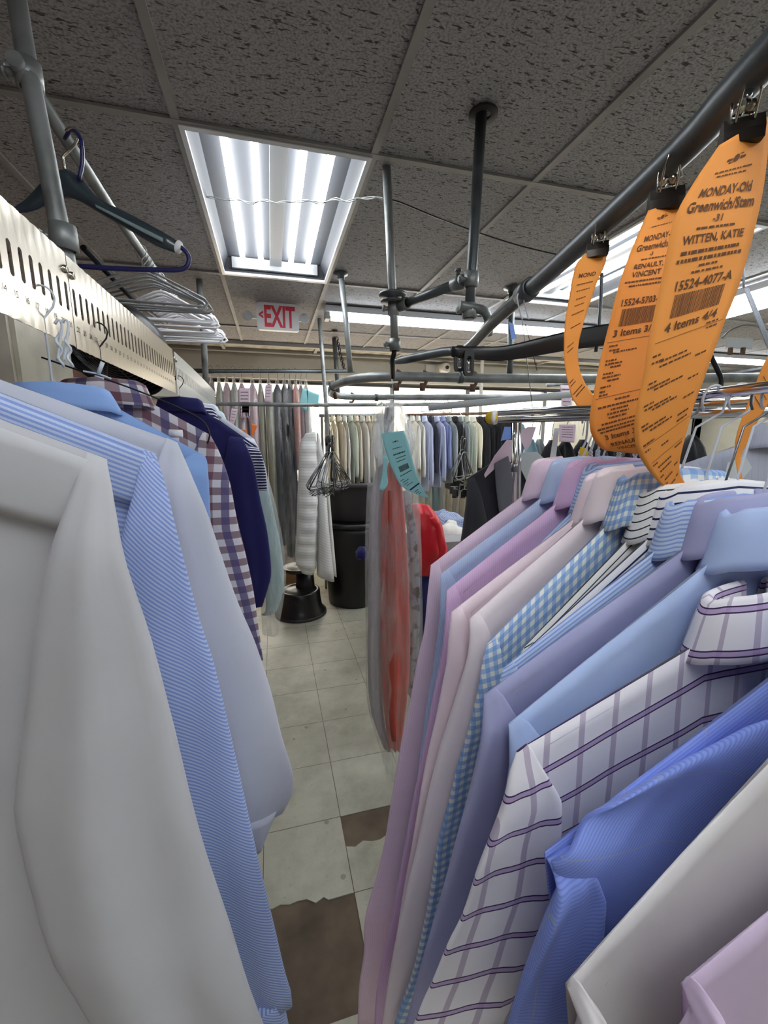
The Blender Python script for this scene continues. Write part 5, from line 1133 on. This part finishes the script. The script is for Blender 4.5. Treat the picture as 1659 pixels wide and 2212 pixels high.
barcode(TT, pr, .28, .75, .42, .49, rn); TT.bar(pr, .1, .92, .73, .75); pr.build('print', M['ink'], t)
T2 = Ribbon([(828, 985), (826, 1020), (820, 1050), (819, 1058)], [(836, 985), (836, 1020), (838, 1045), (828, 1060)], [1.5, 1.5, 1.5, 1.5], 12)
tag(T2.paper('paper_tag', 'teal'), 'narrow folded strip of teal paper left of the teal order tag', 'paper tag')

# red jacket on the laundry cart
Yr = 2.62
M['red'] = mat('glossy_red_nylon', (204, 28, 44), rough=.35, sheen=.1, bump=(14, .6, .01))
M['plaid2'] = fabric('blue_white_small_check', (196, 208, 226), [('u', .012, .5, 0, (60, 84, 150), .6), ('v', .012, .5, 0, (60, 84, 150), .5)])
t = empty('laundry_cart', (1.25, 2.85, 0), 'low grey laundry cart mostly hidden behind the bagged coral dress', 'cart')
MB().box((.92, 2.50, .30), (1.75, 3.15, .86)).build('cart_body', M['grey_plastic'], t)
for a, b in ((.95, 2.66), (1.72, 2.66), (.95, 3.11), (1.72, 3.11)):
    MB().box((a-.015, b-.015, .07), (a+.015, b+.015, .30)).build('leg', M['pipe_dark'], t); MB().lathe([(0, -.015), (.035, -.015), (.035, .015), (0, .015)], (a, b, .036), 18, axis=(1, 0, 0)).build('wheel', M['black_plastic'], t)
t = empty('jacket', at(930, 1090, Yr), 'glossy red padded jacket draped over the laundry cart', 'jacket')
b = MB(); loft(b, q([(890, 1088), (885, 1130), (888, 1200), (900, 1240)], Yr-.10), q([(925, 1090), (948, 1122), (958, 1165), (962, 1185), (945, 1215), (935, 1238)], Yr-.10), [.05, .10, .12, .12, .08], ny=34, nx=22, wr=.03, seed=3, fold=lambda a, b_: .012*math.sin(a*9+b_*7)); b.build('body', M['red'], t)
b = MB(); loft(b, q([(928, 1118), (934, 1150), (940, 1190), (930, 1222)], Yr-.2), q([(944, 1116), (956, 1150), (962, 1185), (952, 1210)], Yr-.2), [.03, .05, .05, .04], ny=24, nx=12, wr=.02, seed=6); b.build('sleeve', M['red'], t)
b = MB(); loft(b, q([(886, 1225), (890, 1300), (895, 1400)], Yr-.12), q([(934, 1232), (930, 1300), (926, 1400)], Yr-.12), [.05, .06, .06], ny=16, nx=12, wr=.01)
tag(b.build('trousers', M['c_navy']), 'dark navy trousers hanging below the red jacket', 'trousers')
def heap(label, c, r, cloth, seed, name='folded_laundry'):
    b = MB(); vs = []; n, m_ = 20, 12
    for j in range(m_+1):
        th = PI*j/m_
        for i in range(n):
            ph = 2*PI*i/n; d = V((math.sin(th)*math.cos(ph), math.sin(th)*math.sin(ph), math.cos(th)))
            k = 1+.28*noise.noise(d*2.2+V((seed, 0, 0)))+.12*noise.noise(d*6+V((0, seed, 0))); vs.append(V(c)+V((d.x*r[0], d.y*r[1], max(d.z, -.55)*r[2]))*k)
    b.add(vs, [(j*n+i, (j+1)*n+i, (j+1)*n+(i+1) % n, j*n+(i+1) % n) for j in range(m_) for i in range(n)]); return tag(b.build(name, M[cloth]), label, 'laundry')
heap('crumpled white laundry on the cart beside the red jacket', at(972, 1165, 2.8), (.11, .13, .13), 'b_white', 1)
heap('crumpled blue checked cloth on top of the laundry cart', at(972, 1130, 2.95), (.12, .12, .08), 'plaid2', 5)
heap('purple and blue bundle at the back of the laundry cart', at(955, 1118, 3.05), (.08, .08, .06), 'b_blue', 8)
heap('small dark navy cloth poking out left of the bagged coral dress', at(782, 1198, 2.3), (.035, .05, .045), 'c_navy', 3)
# cardboard boxes low at the back, between robe and teal sleeve
M['cardboard'] = dirty(mat('brown_cardboard', (176, 140, 100), rough=.85), (150, 116, 80), 4)
t = empty('cardboard_box', (.02, 4.5, 0), 'open cardboard box low behind the step stool', 'box'); MB().box((-.05, 4.4, 0), (.35, 4.75, .42)).build('box_body', M['cardboard'], t)
MB().add([(-.05, 4.4, .42), (.35, 4.4, .42), (.37, 4.28, .50), (-.07, 4.28, .50)], [(0, 1, 2, 3)], flat=True).build('flap', M['cardboard'], t)
tag(MB().box((1.9, 4.35, 0), (3.4, 4.55, .58)).build('low_counter', M['cardboard']), 'low tan counter under the far pale bagged clothes', 'counter')

# ------------------------------------------------------------------ charcoal jacket and things on the chrome rack side
Yj = 1.42; Nn = LS(1120, 985, Yj); S = LS(1008, 1035, Yj)
t = shirt('charcoal jacket with pink paper and card at its collar, beyond the pale pink shirts', Nn, S, 'c_suit', [(1008, 1035), (1000, 1075), (992, 1140), (984, 1200), (980, 1300), (985, 1400)], name='jacket', cat='jacket', collar=False, seed=61, T=.03, sw=(.03, .09, .11, .12, .10), fold=.004)
for sd, pts in ((1, ([(1068, 1002), (1072, 1060), (1082, 1120), (1110, 1165)], [(1098, 985), (1115, 1050), (1128, 1100), (1122, 1165)])), (-1, ([(1195, 985), (1175, 1050), (1160, 1100), (1150, 1150)], [(1215, 990), (1222, 1040), (1210, 1110), (1160, 1165)]))):
    b = MB(); loft(b, q(pts[0], Yj-.05), q(pts[1], Yj-.05), .006, ny=18, nx=8, ends=(1, 1)); b.build('lapel', M['c_suit_lining' if sd == 1 else 'c_suit'], t)
def sheet(name, mt, pts, Y, label, cat, th=.0008, bend=0):
    v = [at(x, y, Y+bend*(i % 2)) for i, (x, y) in enumerate(pts)]; o = MB().add(v, [tuple(range(len(v)))], flat=True).build(name, M[mt]); o.modifiers.new('t', 'SOLIDIFY').thickness = th
    return tag(o, label, cat)
sheet('paper_sheet', 'pink_paper', [(1095, 950), (1068, 985), (1046, 1025), (1048, 1032), (1078, 1004), (1104, 998), (1110, 950)], 1.375, 'pale pink paper sheet folded over the charcoal jacket collar', 'paper')
sheet('paper_sheet', 'blue_tag', [(1090, 922), (1082, 952), (1104, 948), (1104, 922)], 1.374, 'small blue paper above the pink sheet on the charcoal jacket', 'paper')
sheet('collar_card', 'card', [(1128, 978), (1124, 1010), (1140, 1045), (1158, 1062), (1178, 1040), (1186, 1000), (1160, 976)], 1.372, 'pale grey cardboard collar form inside the charcoal jacket', 'card', .003)
sheet('paper_sheet', 'pink_paper', [(1117, 935), (1140, 922), (1158, 922), (1146, 960), (1136, 975)], 1.25, 'curled pale pink paper near the chrome rack end with small print', 'paper')
dk = [(1195, 'b_dark', .12, 1.9), (1225, 'b_black', .13, 1.95), (1262, 'b_black', .13, 1.9), (1296, 'b_dark', .12, 1.95), (1330, 'b_black', .13, 1.9), (1365, 'b_black', .12, 1.95)]
pole('hanging_rail', [at(1160, 906, 1.92), at(1659, 897, 1.92)], .013, 'pipe', 'rail behind the chrome rack carrying the dark garments', 'rail')
for k, (px, cl, w, Y) in enumerate(dk):
    bagged(f'{cnm[cl]} garment behind the chrome rack, {ORD[k]} of the dark ones', px, 1.92, at(px, 906, 1.92).z, .55, w, cl, 'dark garments behind the chrome rack', film=False, bagname='hung_garment', dep=.13)
tg2 = [(1150, 'b_teal'), (1168, 'b_slate')]
for k, (px, cl) in enumerate(tg2): bagged(f'{cnm[cl]} garment just left of the dark garments, {"outer" if k == 0 else "inner"} one', px, 1.99, at(px, 905, 1.99).z, .8, .07, cl, 'blue grey garments by the dark ones', film=False, bagname='hung_garment', dep=.12)
bagged('black coat with a pale tag behind the big orange tag', 1500, 1.92, at(1500, 899, 1.92).z, .6, .14, 'b_black', 'dark garments behind the chrome rack', film=False, bagname='hung_garment')
bagged('olive beige garment below the middle orange tag', 1402, 1.92, at(1402, 901, 1.92).z, .6, .10, 'b_olive', 'dark garments behind the chrome rack', film=False, bagname='hung_garment')
pole('hanging_rail', [at(1180, 832, 3.0), at(1400, 822, 3.0)], .013, 'pipe', 'far rail at right carrying three cream garments', 'rail')
for k in range(4): bagged(f'cream garment with pale folds on the far right rail, {ORD[k]} of them', 1216+k*15, 3.0, at(1216, 830, 3.0).z, .9, .09, 'b_cream', 'cream garments on the far right rail', film=False, bagname='hung_garment', dep=.12)
paper_tag('pale pink order tag high beside the narrow orange tag', [(1210, 832), (1232, 832), (1238, 895), (1214, 893)], 2.2, lines=5)
paper_tag('pale pink order tag hanging just below the chrome rail', [(1208, 917), (1244, 917), (1240, 956), (1208, 954)], .9, lines=5)
paper_tag('long white receipt strip under the chrome rail', [(1198, 925), (1208, 925), (1200, 994), (1187, 994)], .92, 'card', 0)
sheet('yellow_tag', 'yellow', [(1253, 965), (1269, 969), (1270, 992), (1260, 996), (1252, 985)], .58, 'yellow plastic tag on a twisted white hanger neck above the pale pink shirt', 'tag')
# twisted white hanger necks over the chrome rail
for k, (x0, x1, yb_) in enumerate(((1266, 1250, 1032), (1283, 1272, 1032), (1296, 1288, 1008), (1318, 1334, 1018), (1372, 1368, 1060))):
    Yk = .60-.02*k; c = MB(); c.tube(crv([at(x0-8, 914, Yk+.03), at(x0-6, 893, Yk+.02), at(x0+2, 886, Yk), at(x0+4, 900, Yk-.01), at(x0, 950, Yk-.01), at(x1+4, 975, Yk-.01)], 20), .0018, 6)
    a, b = at(x1+4, 972, Yk-.01), at(x1+2, yb_-20, Yk-.01)
    for ph_ in (0, PI): c.tube([a.lerp(b, i/20)+V((.0022*math.cos(i*.9+ph_), .0022*math.sin(i*.9+ph_), 0)) for i in range(21)], .0016, 5)
    e = at(x1+2, yb_-20, Yk-.01)
    for s_ in (-1, 1): c.tube(crv([e, e+V((s_*.006, 0, -.008)), e+V((s_*.009, 0, -.018)), e+V((s_*.016, 0, -.024))], 8), .0017, 5)
    tag(c.build('wire_hanger', M['wire_white']), f'twisted white hanger neck over the chrome rail, {ORD[k]} counted from the yellow end tag', 'hanger', 'twisted necks over the chrome rail')
# grey shirt on the far right
Yg = .70; Nn = LS(1680, 950, Yg); S = LS(1474, 1003, Yg)
shirt('pale grey blue shirt hanging at the right edge behind the orange tags', Nn, S, 'c_grey', [(1474, 1003), (1478, 1060), (1490, 1120), (1500, 1250), (1505, 1400)], seed=71, T=.014, sw=(.03, .08, .11, .12, .10), fold=.006, far=False)
wire_hanger(Nn, Yg, 1.66, .2, .05, 'wire_grey', 'steel hanger inside the pale grey blue shirt', rail_r=.006)
sheet('collar_card', 'card', [(1572, 1000), (1565, 1030), (1600, 1040), (1625, 1010), (1610, 985)], .67, 'pale card strip pinned on the grey blue shirt', 'card', .001)
pole('hanging_rail', [at(1440, 890, .72), at(1760, 872, .68)], .006, 'chrome', 'chrome rail above the grey blue shirt at the right edge', 'rail')

# window ornament and camera
oc = at(943, 890, 4.95); b = MB()
for k in range(11):
    a = PI*(k-.0)/10; d = V((math.cos(a), 0, math.sin(a))); n_2 = V((-d.z, 0, d.x))
    b.tube([oc+d*.05+n_2*.0, oc+d*.15-n_2*.016, oc+d*.19, oc+d*.15+n_2*.016], .005, 5, closed=True)
b.tube([oc+V((.2*math.cos(PI*k/20), 0, .2*math.sin(PI*k/20))) for k in range(21)], .006, 6).tube([oc+V((.05*math.cos(PI*k/8), 0, .05*math.sin(PI*k/8))) for k in range(9)], .006, 6)
b.tube([oc+V((-.2, 0, 0)), oc+V((.2, 0, 0))], .006, 6).tube([oc+V((0, 0, .2)), V((oc.x, Y1-.05, 2.16))], .0015, 5)
tag(b.build('sunburst_ornament', M['b_cream']), 'pale half-round sunburst ornament hanging before the window', 'ornament')
co = at(962, 795, 5.0); t = empty('security_camera', co, 'small round security camera with a dark lens on the wall above the windows', 'camera')
MB().box((co.x-.06, 5.06, co.z-.05), (co.x+.06, 5.249, co.z+.05)).build('mount', M['trim'], t)
MB().lathe([(0, .06), (.045, .05), (.06, .02), (.06, -.06)], co, 20, axis=(0, -1, 0)).build('camera_body', M['trim'], t)
MB().lathe([(0, .066), (.022, .064), (.024, .05)], co, 16, axis=(0, -1, 0)).build('lens', M['black_plastic'], t)
a = at(928, 797, 5.2); tag(MB().box((a.x-.05, 5.20, a.z-.05), (a.x+.09, 5.249, a.z+.05)).build('wall_box', M['trim']), 'small white box on the wall beside the security camera', 'box')
